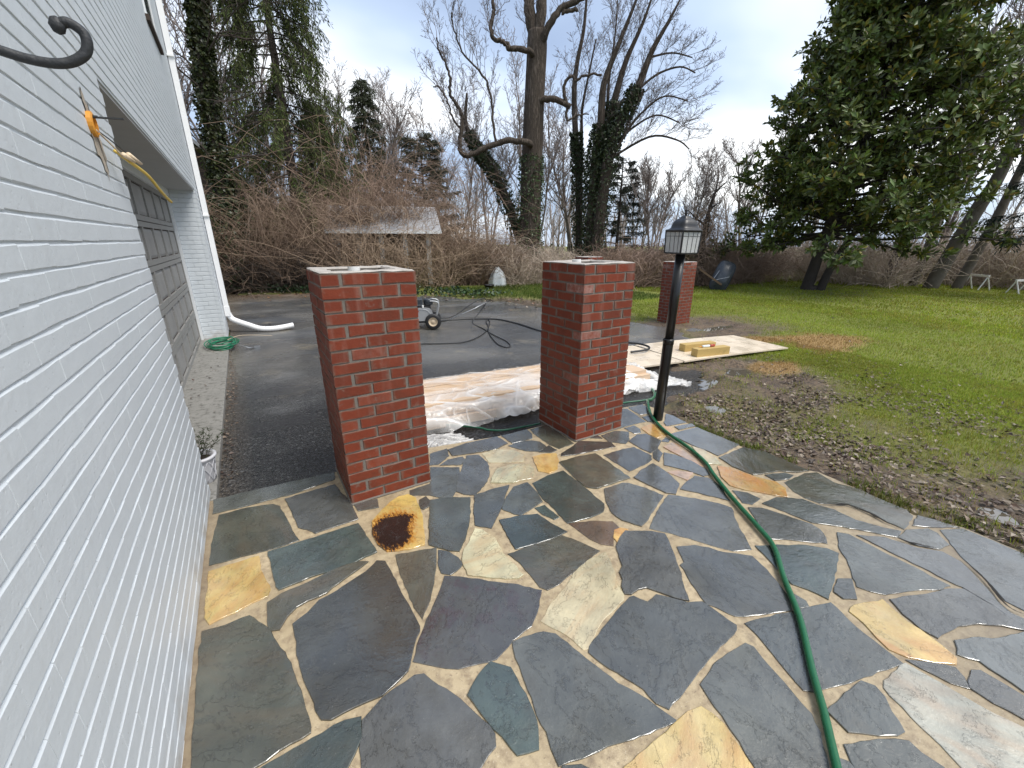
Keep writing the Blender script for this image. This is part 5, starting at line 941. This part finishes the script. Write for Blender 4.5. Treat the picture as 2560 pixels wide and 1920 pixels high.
for k, (s, a, b) in enumerate(LIMBS):
    P = pts(s); S = spline(P, 5); S[1:-1] += rng.normal(0, .018, (len(S) - 2, 3)); m.tube(S, np.linspace(a, b, len(S)) * .8 * (1 + rng.uniform(-.08, .08, len(S))), 9)
    if k in (4, 5, 6, 7): along(P, None, tw, rr, OT, .20, .016, 1.05, 1, (.3, .7), .3, .30 if k < 6 else .1)
    elif k in (0, 1, 2): along(P, None, tw, rr, OT, .5, .02, 1.3, 1, (.4, .8), .2)
    elif k >= 9: along(P, None, tw, rr, OT, .35, .012, .6, 2, (.3, .7), .4)
m.build('trunk', M['bark'], tt, smooth=True); segmesh(tw).build('crown', M['twig'], tt)
ivy_on(TRK[:3], [.62, .50, .42], 5200, (.06, .12), (.050, .075, .026)).build('ivy', M['ivy'], tt, kind='stuff')
# --- vase shaped tree with ivy
vt = thing('ivy_tree', 'bare fan shaped tree with several stems and dark ivy on the lower half', 'tree', (0, 0, 0)); m = MB(); tw = []; rr = random.Random(12)
VS = ['15.36,17.12,-.6 15.36,17.12,3.31 15.37,17.11,5.38 15.47,17.02,6.68 15.49,17.00,8.23 15.87,16.65,9.68 16.26,16.27,11.03 16.47,16.05,11.90', '15.56,17.22,-.6 15.72,17.20,4.04 15.88,17.05,5.75 16.09,16.85,7.67 16.36,16.59,9.17 16.79,16.16,10.55 17.06,15.87,11.76', '15.36,16.86,-.6 15.57,16.52,4.78 15.93,16.18,6.70 16.37,15.72,7.99 16.69,15.39,9.28 17.05,14.99,10.21 17.37,14.61,11.14',
      '15.41,16.36,4.74 15.89,15.79,6.12 16.36,15.30,6.94 16.93,14.66,7.47 17.56,13.91,7.21', '15.85,16.39,5.78 16.40,15.84,6.44 17.07,15.12,6.87 17.73,14.33,6.49', '16.37,15.85,7.83 17.11,15.38,8.49 17.73,14.66,8.69 18.14,14.14,8.39', '16.69,15.6,9.10 17.78,15.21,9.37 18.33,14.54,9.10', '15.50,16.4,5.09 16.46,14.90,5.90 17.24,13.99,5.71 17.59,13.55,5.31', '15.75,17.2,5.4 15.98,17.63,6.19 16.19,17.45,7.50 16.20,17.43,8.77 16.30,17.34,10.27 16.32,17.33,11.70']
OV = dict(BARE, n=[6, 6, 4, 3], up=[.1, .10, .07, .03], rmin=.0055, prob=[.8, .8, .72, 0], wob=[.1, .14, .22, .28])
for k, s in enumerate(VS):
    P = pts(s); S = spline(P, 5); r0 = [.30, .30, .32, .07, .06, .06, .05, .06, .11][k]; m.tube(S, np.linspace(r0, .025, len(S)), 8); along(P, None, tw, rr, OV, .30 if k in (0, 1, 2, 8) else .26, .014, 1.35, 1, (.25, .55), .15, .48 if k < 3 else .15)
m.build('trunk', M['bark'], vt, smooth=True); segmesh(tw).build('crown', M['twig'], vt)
mi = MB()
for k in range(3): q = ivy_on(pts(VS[k])[:4 if k else 4], [.38, .34, .28, .16], 3400, (.08, .15), (.036, .050, .018), .14); mi.add(np.concatenate(q.v), q.f[0], np.concatenate(q.c))
mi.build('ivy', M['ivy'], vt, kind='stuff')
# --- slender twin stem and leaning trunk, both with ivy
t2 = thing('ivy_tree', 'slender twin stemmed bare tree with ivy, beside the fan shaped tree', 'tree'); m = MB(); tw = []
for s, r0 in (('15.62,18.22,-.6 15.45,18.36,4.14 15.25,18.53,6.27 15.11,18.64,8.27 15.18,18.59,9.53 15.36,18.45,10.73 15.41,18.40,11.89 15.44,18.37,12.45', .20), ('15.6,18.35,3.0 15.65,18.45,3.79 15.60,18.50,6.30 15.57,18.53,7.65 15.77,18.35,9.25 15.94,18.21,10.47', .12)):
    P = pts(s); S = spline(P, 5); m.tube(S, np.linspace(r0, .03, len(S)), 8); along(P, None, tw, rr, OV, .34, .014, 1.3, 1, (.3, .6), .2, .5)
m.build('trunk', M['bark'], t2, smooth=True); segmesh(tw).build('crown', M['twig'], t2); ivy_on(pts('15.62,18.22,-.6 15.45,18.36,4.14 15.25,18.53,6.6'), [.27, .24, .17], 3200, (.08, .14), (.036, .050, .018)).build('ivy', M['ivy'], t2, kind='stuff')
t3 = thing('leaning_tree', 'leaning trunk wrapped in ivy beside the thick grey trunk', 'tree'); m = MB(); tw = []; P = pts('12.35,18.25,-.5 11.85,18.53,1.84 11.08,19.00,4.08 10.58,19.29,5.01 10.21,19.49,5.52 9.85,19.67,6.21 9.74,19.73,6.76 9.83,19.68,7.73')
m.tube(spline(P, 5), np.linspace(.26, .05, 36), 8); along(P, None, tw, rr, OV, .3, .014, 1.4, 1, (.35, .7), .3, .4); m.build('trunk', M['bark'], t3, smooth=True); segmesh(tw).build('crown', M['twig'], t3); ivy_on(P[:6], [.34, .3, .27, .24, .2, .14], 3600, (.08, .14), (.040, .056, .022)).build('ivy', M['ivy'], t3, kind='stuff')
# --- other bare trees
def bare(name, lab, x, y, h, r, seed, o=BARE, stems=1, mat='twig', group='bare trees behind the garden', zb=-.6):
    t = thing(name, lab, 'tree', (x, y, zb), group=group); R = random.Random(seed); S = []
    for s in range(stems): branch(S, (0, 0, 0), nrm((R.uniform(-.12, .12) * stems, R.uniform(-.12, .12) * stems, 1)), h * R.uniform(.85, 1), r / math.sqrt(stems), 0, o, R)
    A_ = [q for q in S if q[2] > .035]; B_ = [q for q in S if q[2] <= .035]; m = MB(); m.segs([q[0] for q in A_], [q[1] for q in A_], [q[2] for q in A_], [q[3] for q in A_], 6); m.build('trunk', M[mat], t)
    segmesh(B_).build('crown', M[mat], t); return t
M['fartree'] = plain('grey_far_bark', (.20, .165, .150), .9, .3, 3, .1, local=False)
OB = dict(BARE, n=[9, 6, 5, 3], kids=[4, 2, 2, 0], prob=[.8, .75, .7, 0], ratio=[.42, .45, .45, 0], skip=[3, 1, 0, 0], rmin=.009, up=[.05, .15, .12, .08])
for k, (x, y, h, r, st, lab) in enumerate((
        (2.6, 27.8, 8.6, .11, 2, 'bare twin stemmed tree behind the drooping conifer'), (5.4, 29.4, 8.4, .12, 2, 'bare tree rising between the conifer and the narrow spruce'), (9.0, 28.6, 10.6, .13, 2, 'tall bare tree behind the bushy pine'), (7.2, 31.0, 8.8, .12, 2, 'bare tree far behind the narrow spruce'), (-1.5, 23.0, 12.5, .16, 2, 'bare tree seen between the house corner and the ivy covered trunk'),
        (0.9, 26.0, 9.5, .14, 2, 'bare tree behind the ivy covered trunk'), (13.6, 24.5, 9.8, .12, 2, 'bare tree right behind the thick grey trunk'), (11.2, 25.0, 7.2, .12, 3, 'low bare tree behind the leaning ivy trunk'), (18.3, 21.8, 7.6, .12, 2, 'bare tree behind the fan shaped tree'), (19.8, 17.0, 5.6, .10, 2, 'small bare tree behind the lamp post lantern'), (25.7, 19.0, 6.4, .11, 3, 'bare tree beyond the far brush, right of the lantern'),
        (26.0, 15.2, 6.6, .12, 2, 'bare tree beside the magnolia at the far edge of the lawn'), (23.5, 21.5, 6.2, .10, 2, 'thin bare tree far behind the lantern'), (30.5, 3.2, 6.5, .10, 2, 'bare tree at the far right of the lawn'), (29.0, 7.5, 10.0, .13, 2, 'bare tree behind the pale leaning trunks'), (16.6, 24.0, 10.5, .12, 2, 'bare tree between the slender twin tree and the fan shaped tree'))):
    bare('bare_tree', lab, x, y, h, r, 100 + k, OB, st, 'fartree')
sn = thing('vine_snag', 'broken tree stump overgrown with brown vines', 'dead tree', (16.9, 11.6, -.45)); R = random.Random(5); S = []
branch(S, (0, 0, 0), (0, 0, 1), 3.9, .14, 1, dict(BARE, n=[6, 6, 4, 3], kids=[2, 2, 1, 0], ratio=[.3, .3, .5, 0], up=[.05, .1, .02, 0]), R); segmesh(S).build('trunk', M['darktwig'], sn); S = []
for k in range(900):
    z = R.random() ** 1.3 * 3.2; p = (R.gauss(0, .30), R.gauss(0, .30), z); branch(S, p, nrm((R.uniform(-1, 1), R.uniform(-1, 1), R.uniform(-1.2, .6))), R.uniform(.4, 1.0), .008, 2, dict(BARE, up=[0, 0, -.12, 0], kids=[0, 0, 0, 0]), R)
segmesh(S).build('vines', M['cane'], sn, kind='stuff')
# --- pale leaning trunks at the right
for k, (s, r0, lab) in enumerate((('24.75,7.73,-.7 24.9,7.45,1.5 25.1,7.0,5 25.3,6.7,9', .19, 'pale leaning trunk under the magnolia branches'), ('25.24,6.25,-.7 25.38,5.6,2.6 25.44,5.3,3.9 25.5,5.1,6.6 25.6,4.9,10', .28, 'thick pale leaning trunk right of the magnolia'), ('26.3,5.65,-.7 26.45,5.2,2.2 26.5,4.9,5 26.6,4.6,9', .19, 'pale leaning trunk beside the white trestle'), ('25.9,7.0,-.7 26.0,6.8,2.5 26.1,6.5,6', .16, 'thin pale trunk between the two pale leaning trunks'))):
    t = thing('pale_tree', lab, 'tree', group='pale leaning trunks'); P = pts(s); m = MB(); m.tube(spline(P, 5), np.linspace(r0, r0 * .5, 5 * (len(P) - 1) + 1), 10); m.build('trunk', M['palebark'] if 'palebark' in M else M.setdefault('palebark', plain('pale_bark', (.13, .112, .095), .9, .3, 4, .6, .04, local=False)), t, smooth=True); tw = []; along(P, None, tw, random.Random(k + 60), OB, .8, .02, 2.0, 1, (.4, .8), .2, .45); segmesh(tw).build('crown', M['twig'], t)
# --- ivy covered trunk by the house corner
it = thing('ivy_tree', 'tall straight trunk thickly covered in ivy near the house corner', 'tree'); P = pts('-0.40,17.0,-.2 -0.31,17.00,1.53 -0.13,17.00,2.96 -0.10,17.00,4.07 -0.06,17.00,5.34 0.04,17.00,6.45 0.12,17.00,7.31 0.25,17.00,8.24 0.48,16.99,9.67 .7,17,12'); m = MB(); m.tube(spline(P, 5), np.linspace(.24, .14, 46), 10); tw = []
along(P, None, tw, random.Random(21), dict(BARE, up=[0, .02, -.03, -.05]), .32, .028, 2.4, 1, (.6, .95), -.1, .3); m.build('trunk', M['bark'], it, smooth=True); segmesh(tw).build('crown', M['darktwig'], it)
ivy_on(P, [.25, .24, .20, .18, .19, .17, .16, .15, .14, .14], 7500, (.08, .15), (.036, .044, .014), .10).build('ivy', M['ivy'], it, kind='stuff')
ivy_on(pts('-.45,16.9,-.3 -.40,16.9,1.6 -.3,16.9,2.8'), [.95, .75, .5], 5000, (.08, .15), (.036, .050, .018), .25).build('ivy_skirt', M['ivy'], it, kind='stuff')
# --- conifers
def conifer(name, lab, x, y, h, z0, rad, seed, droop=.5, base=(.030, .048, .016), nb=70, dens=1.0, nl=.13, zb=-.5, power=.8, bare_r=.25):
    t = thing(name, lab, 'conifer', (x, y, zb)); R = random.Random(seed); m = MB(); m.tube([(0, 0, 0), (.03, .02, h * .5), (0, 0, h)], [.03 + h * .014, .02 + h * .009, .02], 8); B0, B1, W0, W1 = [], [], [], []; C, D = [], []
    for k in range(nb):
        f = (k + R.random()) / nb; z = z0 + (h - z0) * f; L_ = rad * (1 - f) ** power * R.uniform(.55, 1.1) + .15; a = k * 2.4 + R.uniform(-.5, .5); d = nrm((math.cos(a), math.sin(a), .22 - droop * .2)); p = (0, 0, z); n = 9
        for s in range(n):
            d = nrm((d[0] + R.uniform(-.09, .09), d[1] + R.uniform(-.09, .09), d[2] - droop * .075 + (.05 if s > n - 3 else 0) + R.uniform(-.04, .04))); q = (p[0] + d[0] * L_ / n, p[1] + d[1] * L_ / n, p[2] + d[2] * L_ / n)
            B0.append(p); B1.append(q); W0.append(.028 * (1 - s / n) + .006); W1.append(.028 * (1 - (s + 1) / n) + .005)
            if s / n > bare_r:
                for _ in range(int(3 * dens + R.random())):                # hanging sprays
                    e = nrm((d[0] * .6 + R.uniform(-.9, .9), d[1] * .6 + R.uniform(-.9, .9), R.uniform(-.5, .35) - droop * 1.3)); sl = R.uniform(.25, .65) * (.5 + droop); w_ = q
                    for u in range(4):
                        v = (w_[0] + e[0] * sl / 4, w_[1] + e[1] * sl / 4, w_[2] + e[2] * sl / 4); B0.append(w_); B1.append(v); W0.append(.006); W1.append(.004)
                        for _2 in range(3): C.append((w_[0] + (v[0] - w_[0]) * R.random(), w_[1] + (v[1] - w_[1]) * R.random(), w_[2] + (v[2] - w_[2]) * R.random())); D.append((e[0] + R.uniform(-.9, .9), e[1] + R.uniform(-.9, .9), e[2] + R.uniform(-.9, .6)))
                        w_ = v; e = nrm((e[0], e[1], e[2] - droop * .15))
            p = q
    m.segs(B0, B1, W0, W1, 3); m.build('trunk', M['darktwig'], t); n = len(C); leaf_quads(C, D, unit(n), rng.uniform(nl * .7, nl * 1.3, n), rng.uniform(.022, .045, n), rgba(n, base, .5)).build('foliage', M['needle'], t, kind='stuff'); return t
conifer('drooping_conifer', 'tall dark conifer with drooping sprays behind the ivy covered trunk', 2.15, 19.2, 13.5, 2.2, 3.1, 1, 1.15, (.068, .090, .020), 140, 1.7, .16, power=.5)
conifer('drooping_conifer', 'smaller drooping conifer in front of the bare trees, beside the shed roof', 3.6, 21.5, 7.6, 1.0, 2.0, 2, .9, (.052, .068, .024), 70, 1.4, .15)
conifer('spruce', 'narrow dark spruce rising above the bramble mound', 6.15, 23.4, 9.2, 1.0, 1.9, 3, .45, (.045, .056, .026), 85, 1.5, .13)
conifer('pine', 'bushy greyish pine behind the bramble mound', 8.6, 22.6, 6.9, .5, 2.3, 4, .1, (.085, .088, .058), 85, 1.7, .15, power=.35)
conifer('pine', 'small dark pine behind the foot of the fan shaped tree', 18.3, 18.2, 6.2, 1.0, 1.7, 5, .2, (.028, .036, .022), 42, 1.1, .16, power=.4)
conifer('evergreen', 'dark evergreen at the right edge behind the magnolia', 24.8, 3.0, 10.5, 1.8, 2.6, 6, .5, (.016, .030, .020), 46, 1.1, .20, power=.5)
# --- magnolia
mg = thing('magnolia', 'large glossy green magnolia with a dark forked trunk on the lawn', 'tree', (19.62, 8.42, -.52)); R = random.Random(9); m = MB()
for s, r0 in (('-.05,.15,0 .02,.05,1.0 .15,-.1,2.6 .3,-.4,4.6 .35,-.6,7 .2,-.5,10 .1,-.4,12.8', .23), ('.12,-.30,0 .25,-.42,.9 .5,-.8,2.2 .9,-1.4,3.8 1.2,-2.0,6', .17)):
    P = pts(s); S = spline(P, 5); m.tube(S, np.linspace(r0, .05, len(S)), 10)
m.lathe([(.36, -.05), (.28, .10), (.21, .30)], 14, caps=False)
TP = spline(pts('-.05,.15,0 .02,.05,1.0 .15,-.1,2.6 .3,-.4,4.6 .35,-.6,7 .2,-.5,10 .1,-.4,12.8'), 8); S = []; CL = []
for k in range(225):
    f = (k + R.random()) / 225; z = 2.3 + 10.4 * f ** 1.05; c = TP[np.argmin(abs(TP[:, 2] - z))]; lob = 1 + .20 * math.sin(k * 1.7) ; L_ = (4.5 * (1 - ((z - 1.6) / 12.0)) ** .80) * R.uniform(.62, 1.05) * lob; a = k * 2.39996 + R.uniform(-.4, .4); L_ *= 1 + .42 * max(0.0, math.cos(a + .56))
    d = nrm((math.cos(a), math.sin(a), R.uniform(-.05, .40))); p = (c[0], c[1], z - .4); n = 8
    for s in range(n):
        d = nrm((d[0] + R.uniform(-.16, .16), d[1] + R.uniform(-.16, .16), d[2] + R.uniform(-.13, .13) + (-.03 if z < 3 else .02))); q = (p[0] + d[0] * L_ / n, p[1] + d[1] * L_ / n, max(p[2] + d[2] * L_ / n, 2.15 - .20 * math.hypot(p[0], p[1]))); S.append((p, q, .045 * (1 - s / n) + .012, .045 * (1 - (s + 1) / n) + .012))
        if s >= 2:
            for _ in range(2 if s < 4 else 4):
                e = nrm((d[0] * .5 + R.uniform(-1, 1), d[1] * .5 + R.uniform(-1, 1), R.uniform(-.55, .9))); l2 = R.uniform(.25, .75); v = (q[0] + e[0] * l2, q[1] + e[1] * l2, max(q[2] + e[2] * l2, 2.0 - .20 * math.hypot(q[0], q[1]) + R.uniform(0, .3))); S.append((q, v, .012, .007)); CL.append((v, e))
        p = q
    CL.append((p, d))
m.segs([q[0] for q in S], [q[1] for q in S], [q[2] for q in S], [q[3] for q in S], 4); m.build('trunk', M['darkbark'] if 'darkbark' in M else M.setdefault('darkbark', plain('dark_bark', (.040, .032, .026), .9, .4, 8, .8, .03, local=False)), mg, smooth=True)
nl = 13; C = np.repeat(np.array([q[0] for q in CL]), nl, 0); A_ = np.repeat(np.array([q[1] for q in CL]), nl, 0); n = len(C); D = A_ * .55 + unit(n); D[:, 2] += .12; C = C + unit(n) * .05 - A_ * rng.uniform(0, .18, (n, 1)); hue = .75 + .5 * fbm(C[:, 0] * 1.1 + C[:, 2], C[:, 1] * 1.1 - C[:, 2] * .6, 3, 44)
cl = rgba(n, (.090, .120, .028), .5); cl[:, :3] *= hue[:, None]; br = rng.random(n) < .10; cl[br, :3] *= np.array([2.1, 1.35, .9])
leaf_quads(C, D, A_ + unit(n) * .9 + np.array([0, 0, .6]), rng.uniform(.19, .31, n), rng.uniform(.08, .125, n), cl, .12).build('crown', M['leaf'], mg, kind='stuff')
# --- bramble thickets
def thicket(lab, x0, x1, y0, y1, hf, n, seed, mat='cane', zb=-.35, r=(.005, .011), dens_top=1.0, name='bramble_thicket'):
    R = random.Random(seed); S = []; t = thing(name, lab, 'brambles', ((x0 + x1) / 2, (y0 + y1) / 2, zb)); cx_, cy_ = (x0 + x1) / 2, (y0 + y1) / 2
    for k in range(n):
        x, y = R.uniform(x0, x1), R.uniform(y0, y1); h = hf(x, y) * R.uniform(.45, 1.08); a = R.uniform(0, 6.283); lean = R.uniform(.2, 1.1); p = (x - cx_, y - cy_, h * R.uniform(0, .55) if R.random() < .6 else 0); d = nrm((math.cos(a) * lean, math.sin(a) * lean, 1)); L_ = h * R.uniform(.8, 1.7); st = L_ / 11; rad = R.uniform(*r)
        for s in range(11):
            top = p[2] > h * .8; d = nrm((d[0] + R.uniform(-.3, .3), d[1] + R.uniform(-.3, .3), d[2] + R.uniform(-.22, .22) - (.42 if top else .05))); q = (p[0] + d[0] * st, p[1] + d[1] * st, min(max(p[2] + d[2] * st, .02), h * 1.15)); S.append((p, q, rad, rad * .93)); rad *= .93
            if R.random() < .55:
                e = nrm((d[0] + R.uniform(-1, 1), d[1] + R.uniform(-1, 1), d[2] + R.uniform(-1, 1))); l2 = R.uniform(.12, .45); v = (q[0] + e[0] * l2, q[1] + e[1] * l2, max(q[2] + e[2] * l2, .02)); S.append((q, v, rad * .6, rad * .4))
            p = q
    hv = np.array([[q[0], q[1]] for q in S]); m = MB(); m.segs(hv[:, 0], hv[:, 1], [q[2] for q in S], [q[3] for q in S], 3); m.build('canes', M[mat], t, kind='stuff'); return t
M['greycane'] = plain('grey_brown_cane', (.42, .34, .27), .85, .5, 1.3, .1, local=False); M['palecane'] = plain('pale_cane', (.33, .24, .165), .8, .4, 1.3, .1, local=False); M['redcane'] = plain('rusty_cane', (.26, .178, .130), .85, .5, 1.3, .1, local=False)
thicket('dense brown bramble bank between the house corner and the shed', -.9, 2.5, 16.0, 18.0, lambda x, y: 2.9 + .5 * math.sin(x * 2), 2300, 1, 'cane', -.15)
thicket('dark bramble roots at the foot of the bank beside the driveway', -.6, 2.5, 15.6, 17.6, lambda x, y: 1.5, 1100, 2, 'darktwig', -.15)
thicket('tall tangled bramble mound over the shed roof', 2.4, 7.0, 18.0, 20.2, lambda x, y: 3.2 + 2.2 * math.exp(-((x - 4.9) / 1.5) ** 2), 2600, 3, 'redcane', -.2)
thicket('thin arching bramble canes in front of the shed', 2.6, 6.8, 15.2, 16.1, lambda x, y: 2.8, 480, 4, 'palecane', -.2, (.006, .012))
thicket('bramble canes trailing over the shed roof', 2.7, 6.6, 16.3, 17.4, lambda x, y: 1.3, 800, 14, 'cane', 1.75)
thicket('brown bramble mound right of the shed', 6.9, 10.2, 15.9, 18.2, lambda x, y: 2.9 - .25 * (x - 6.4), 1700, 5, 'cane', -.3)
thicket('grey bramble bank below the thick grey trunk', 9.4, 13.6, 15.2, 18.2, lambda x, y: 1.9 - .12 * (x - 9.4), 1500, 6, 'greycane', -.4)
thicket('low brown brush at the far edge of the lawn behind the pillar', 13.2, 18.4, 12.2, 15.4, lambda x, y: 1.8, 1500, 7, 'redcane', -.5, (.009, .017))
thicket('low brown brush behind the wheelbarrow', 17.6, 22.8, 11.2, 14.2, lambda x, y: 1.9, 1350, 8, 'redcane', -.5, (.009, .017))
thicket('brown brush under the magnolia branches at the far edge of the lawn', 23.4, 27.6, 7.0, 12.0, lambda x, y: 2.2, 1150, 9, 'greycane', -.55, (.010, .020))
thicket('pale brown brush behind the white trestles', 27.6, 32.5, .5, 7.0, lambda x, y: 2.8, 1400, 10, 'greycane', -.6, (.010, .020))
# --- far woods that read as one mass
R = random.Random(77); S = []
OF = dict(BARE, n=[6, 4, 3, 2], kids=[3, 2, 1, 0], prob=[.75, .6, .6, 0], rmin=.018, max=2, skip=[2, 1, 0, 0], up=[.04, .12, .1, 0], ratio=[.45, .45, .5, 0])
for k in range(230):
    a = math.radians(R.uniform(-14, 92)); dist = R.uniform(36, 75); x, y = dist * math.sin(a), dist * math.cos(a); h = R.uniform(4.0, 6.8) * (1.2 if a < .55 else 1.0); branch(S, (x, y, -1), (0, 0, 1), h, .10, 0, OF, R)
for k in range(5200):
    a = math.radians(R.uniform(-14, 95)); dist = R.uniform(33, 60); x, y = dist * math.sin(a), dist * math.cos(a); p = (x, y, -1.2); d = nrm((R.uniform(-.4, .4), R.uniform(-.4, .4), 1)); h = R.uniform(1.2, 3.4)
    for s in range(3): q = (p[0] + d[0] * h / 3, p[1] + d[1] * h / 3, p[2] + d[2] * h / 3); S.append((p, q, .035 - s * .009, .027 - s * .009)); d = nrm((d[0] + R.uniform(-.4, .4), d[1] + R.uniform(-.4, .4), d[2])); p = q
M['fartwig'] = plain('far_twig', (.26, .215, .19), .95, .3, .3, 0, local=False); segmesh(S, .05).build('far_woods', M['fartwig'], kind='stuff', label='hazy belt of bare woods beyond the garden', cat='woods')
C = []; 
for k in range(60):
    a = math.radians(R.uniform(20, 80)); dist = R.uniform(30, 46); x, y = dist * math.sin(a), dist * math.cos(a); rr_ = R.uniform(.8, 1.8); q = unit(160) * rng.uniform(.3, 1, (160, 1)) * rr_; q[:, 2] = np.abs(q[:, 2]) * 1.1 - .6; C.append(q + np.array([x, y, 0]))
C = np.concatenate(C); n = len(C); leaf_quads(C, unit(n), unit(n), .35, .18, rgba(n, (.045, .058, .030), .4)).build('far_evergreens', M['needle'], kind='stuff', label='dull green undergrowth beyond the lawn', cat='undergrowth')

# ------------------------------------------------------------------ grass, fallen leaves, ground ivy
def scatter(n, x0, x1, y0, y1, dens):
    x = rng.uniform(x0, x1, n); y = rng.uniform(y0, y1, n); k = rng.random(n) < dens(x, y); return x[k], y[k]
def not_paved(x, y): return (sdist(x, y, PATIO) > .015) & (sdist(x, y, DRIVE) > .12 + (fbm(x * 2, y * 2, 2, 5) - .5) * .3)
def blades(name, lab, sets):
    mm = MB()
    for (x, y, h0, h1, w0, base) in sets:
        n = len(x); z = ground_height(x, y) - .006; a = rng.uniform(0, 6.283, n); h = rng.uniform(h0, h1, n); ln = rng.uniform(.2, 1.0, n) * h; dx, dy = np.cos(a) * ln, np.sin(a) * ln; b = a + 1.57; wx_, wy_ = np.cos(b) * w0, np.sin(b) * w0
        P0 = np.stack([x - wx_, y - wy_, z], 1); P1 = np.stack([x + wx_, y + wy_, z], 1); P2 = np.stack([x + dx * .35 + wx_ * .7, y + dy * .35 + wy_ * .7, z + h * .6], 1); P3 = np.stack([x + dx * .35 - wx_ * .7, y + dy * .35 - wy_ * .7, z + h * .6], 1); P4 = np.stack([x + dx, y + dy, z + h], 1)
        b5 = np.arange(n)[:, None] * 5; V = np.stack([P0, P1, P2, P3, P4], 1).reshape(-1, 3); pat = fbm(x * .55, y * .55, 3, 77); c = rgba(n, base, .35); c[:, :3] *= (.50 + 1.0 * pat)[:, None]; pb = (fbm(x * 1.7, y * 1.7, 4, 78) > .56) & (rng.random(n) < .55); c[pb, :3] = c[pb, :3] * np.array([.95, .78, 1.0]); st = rng.random(n) < .10 + .25 * (1 - grassness(x, y)); c[st, :3] = c[st, :3] * np.array([1.35, 1.1, 1.6]) + np.array([.05, .045, .025])
        s2 = strawness(x, y) > rng.random(n) * .9 + .1; c[s2, :3] = np.array([.38, .25, .10]) * rng.uniform(.6, 1.2, (s2.sum(), 1)); mm.add(V, [(b5 + np.array([[0, 1, 2, 3]])).astype(np.int64), (b5 + np.array([[3, 2, 4]])).astype(np.int64)], np.repeat(c, 5, 0))
    mm.build(name, M['blade'], kind='stuff', label=lab, cat='grass')
gd = lambda lo: (lambda x, y: np.where(not_paved(x, y), np.maximum(grassness(x, y), .5 * strawness(x, y)) ** 1.3 * (1 - lo) + lo * (fbm(x * 4, y * 4, 2, 91) > .5), 0))
GB = (.215, .268, .032)
s1 = scatter(190000, 3.1, 8.5, -.8, 4.6, gd(.16)); s2 = scatter(130000, 6.5, 15, -2.5, 9.5, gd(.03)); s3 = scatter(120000, 13, 34, -3.5, 16, gd(0)); s4 = scatter(26000, 6.0, 12.5, 9.5, 15.4, gd(0.05))
e_x = rng.uniform(3.1, 3.5, 9000); e_y = rng.uniform(-.6, 2.35, 9000); k_ = (sdist(e_x, e_y, PATIO) > -.015) & (sdist(e_x, e_y, PATIO) < .16) & (fbm(e_x * 3, e_y * 3, 3, 15) > .50); s5 = (e_x[k_], e_y[k_])
blades('grass', 'winter lawn grass, thin and muddy near the patio', [(*s1, .02, .055, .0022, GB), (*s2, .03, .06, .004, GB), (*s3, .04, .075, .009, (.235, .285, .030)), (*s4, .05, .12, .006, (.075, .12, .02)), (*s5, .02, .055, .0025, (.11, .15, .022))])
def leaves_on(name, lab, xs_, ys_, zs_, size, cols):
    n = len(xs_); tilt = unit(n) * .45 + np.array([0, 0, 1.0]); D = unit(n); D[:, 2] *= .25; ci = rng.integers(0, len(cols), n); c = np.array(cols)[ci] * rng.uniform(.6, 1.3, (n, 1)); c = np.concatenate([c, np.ones((n, 1))], 1); leaf_quads(np.stack([xs_, ys_, zs_ + .012], 1), D, tilt, rng.uniform(*size, n), rng.uniform(size[0] * .6, size[1] * .8, n), c, .22).build(name, M['litter'], kind='stuff', label=lab, cat='leaves')
BR = [(.090, .055, .036), (.125, .085, .058), (.06, .036, .026), (.175, .135, .10), (.10, .075, .058), (.24, .195, .145)]
lx, ly = scatter(30000, 3.2, 9.0, -1.2, 4.2, lambda x, y: np.where(not_paved(x, y), (.03 + .60 * sstep(.38, .60, fbm(x * 1.5, y * 1.5, 4, 55)) * (1 - sstep(5.2, 8.5, x)) * (.35 + .65 * (y < 2.6)) + .45 * (1 - sstep(.6, 2.0, x - 3.15)) * (y < 2.6)) * np.min([np.hypot((x - q[0]) / q[2], (y - q[1]) / q[3]) > 1.3 for q in PUD], axis=0), 0)); lx2, ly2 = scatter(6000, 6.5, 24, -2, 9, lambda x, y: .30 * np.ones_like(x)); lx = np.r_[lx, lx2]; ly = np.r_[ly, ly2]
leaves_on('fallen_leaves', 'brown fallen leaves scattered over the muddy lawn', lx, ly, ground_height(lx, ly), (.022, .06), BR)
sx_, sy_ = scatter(2600, -1.0, 8.0, 9, 17.5, lambda x, y: np.exp(-(np.maximum(0, -sdist(x, y, DRIVE)) / .35)) * (sdist(x, y, DRIVE) < .8)); leaves_on('leaf_litter', 'brown leaf litter along the far edge of the driveway', sx_, sy_, np.maximum(ground_height(sx_, sy_), Zb(sx_)) + .003, (.06, .13), BR + [(.22, .11, .05)])
tx_, ty_ = rng.uniform(-.39, -.30, 240), rng.uniform(3.2, 8.6, 240); leaves_on('leaf_debris', 'dead leaves caught along the garage sill', np.r_[tx_, rng.uniform(-.75, -.42, 34)], np.r_[ty_, rng.uniform(4, 7.9, 34)], np.r_[Zb(tx_) + .002, np.full(34, .004)], (.015, .04), BR)
gx_, gy_ = scatter(14000, -1.0, 7.6, 12.0, 18, lambda x, y: (sdist(x, y, DRIVE) > .15) * (sdist(x, y, DRIVE) < 1.3) * (.35 + .65 * (x < 4.2))); n = len(gx_); gz = ground_height(gx_, gy_) + rng.uniform(.02, .20, n)
leaf_quads(np.stack([gx_, gy_, gz], 1), unit(n), unit(n) * .5 + np.array([0, 0, 1]), rng.uniform(.08, .14, n), rng.uniform(.07, .12, n), rgba(n, (.035, .062, .026), .5)).build('ground_ivy', M['ivy'], kind='stuff', label='low ground ivy between the driveway and the brambles', cat='ivy')
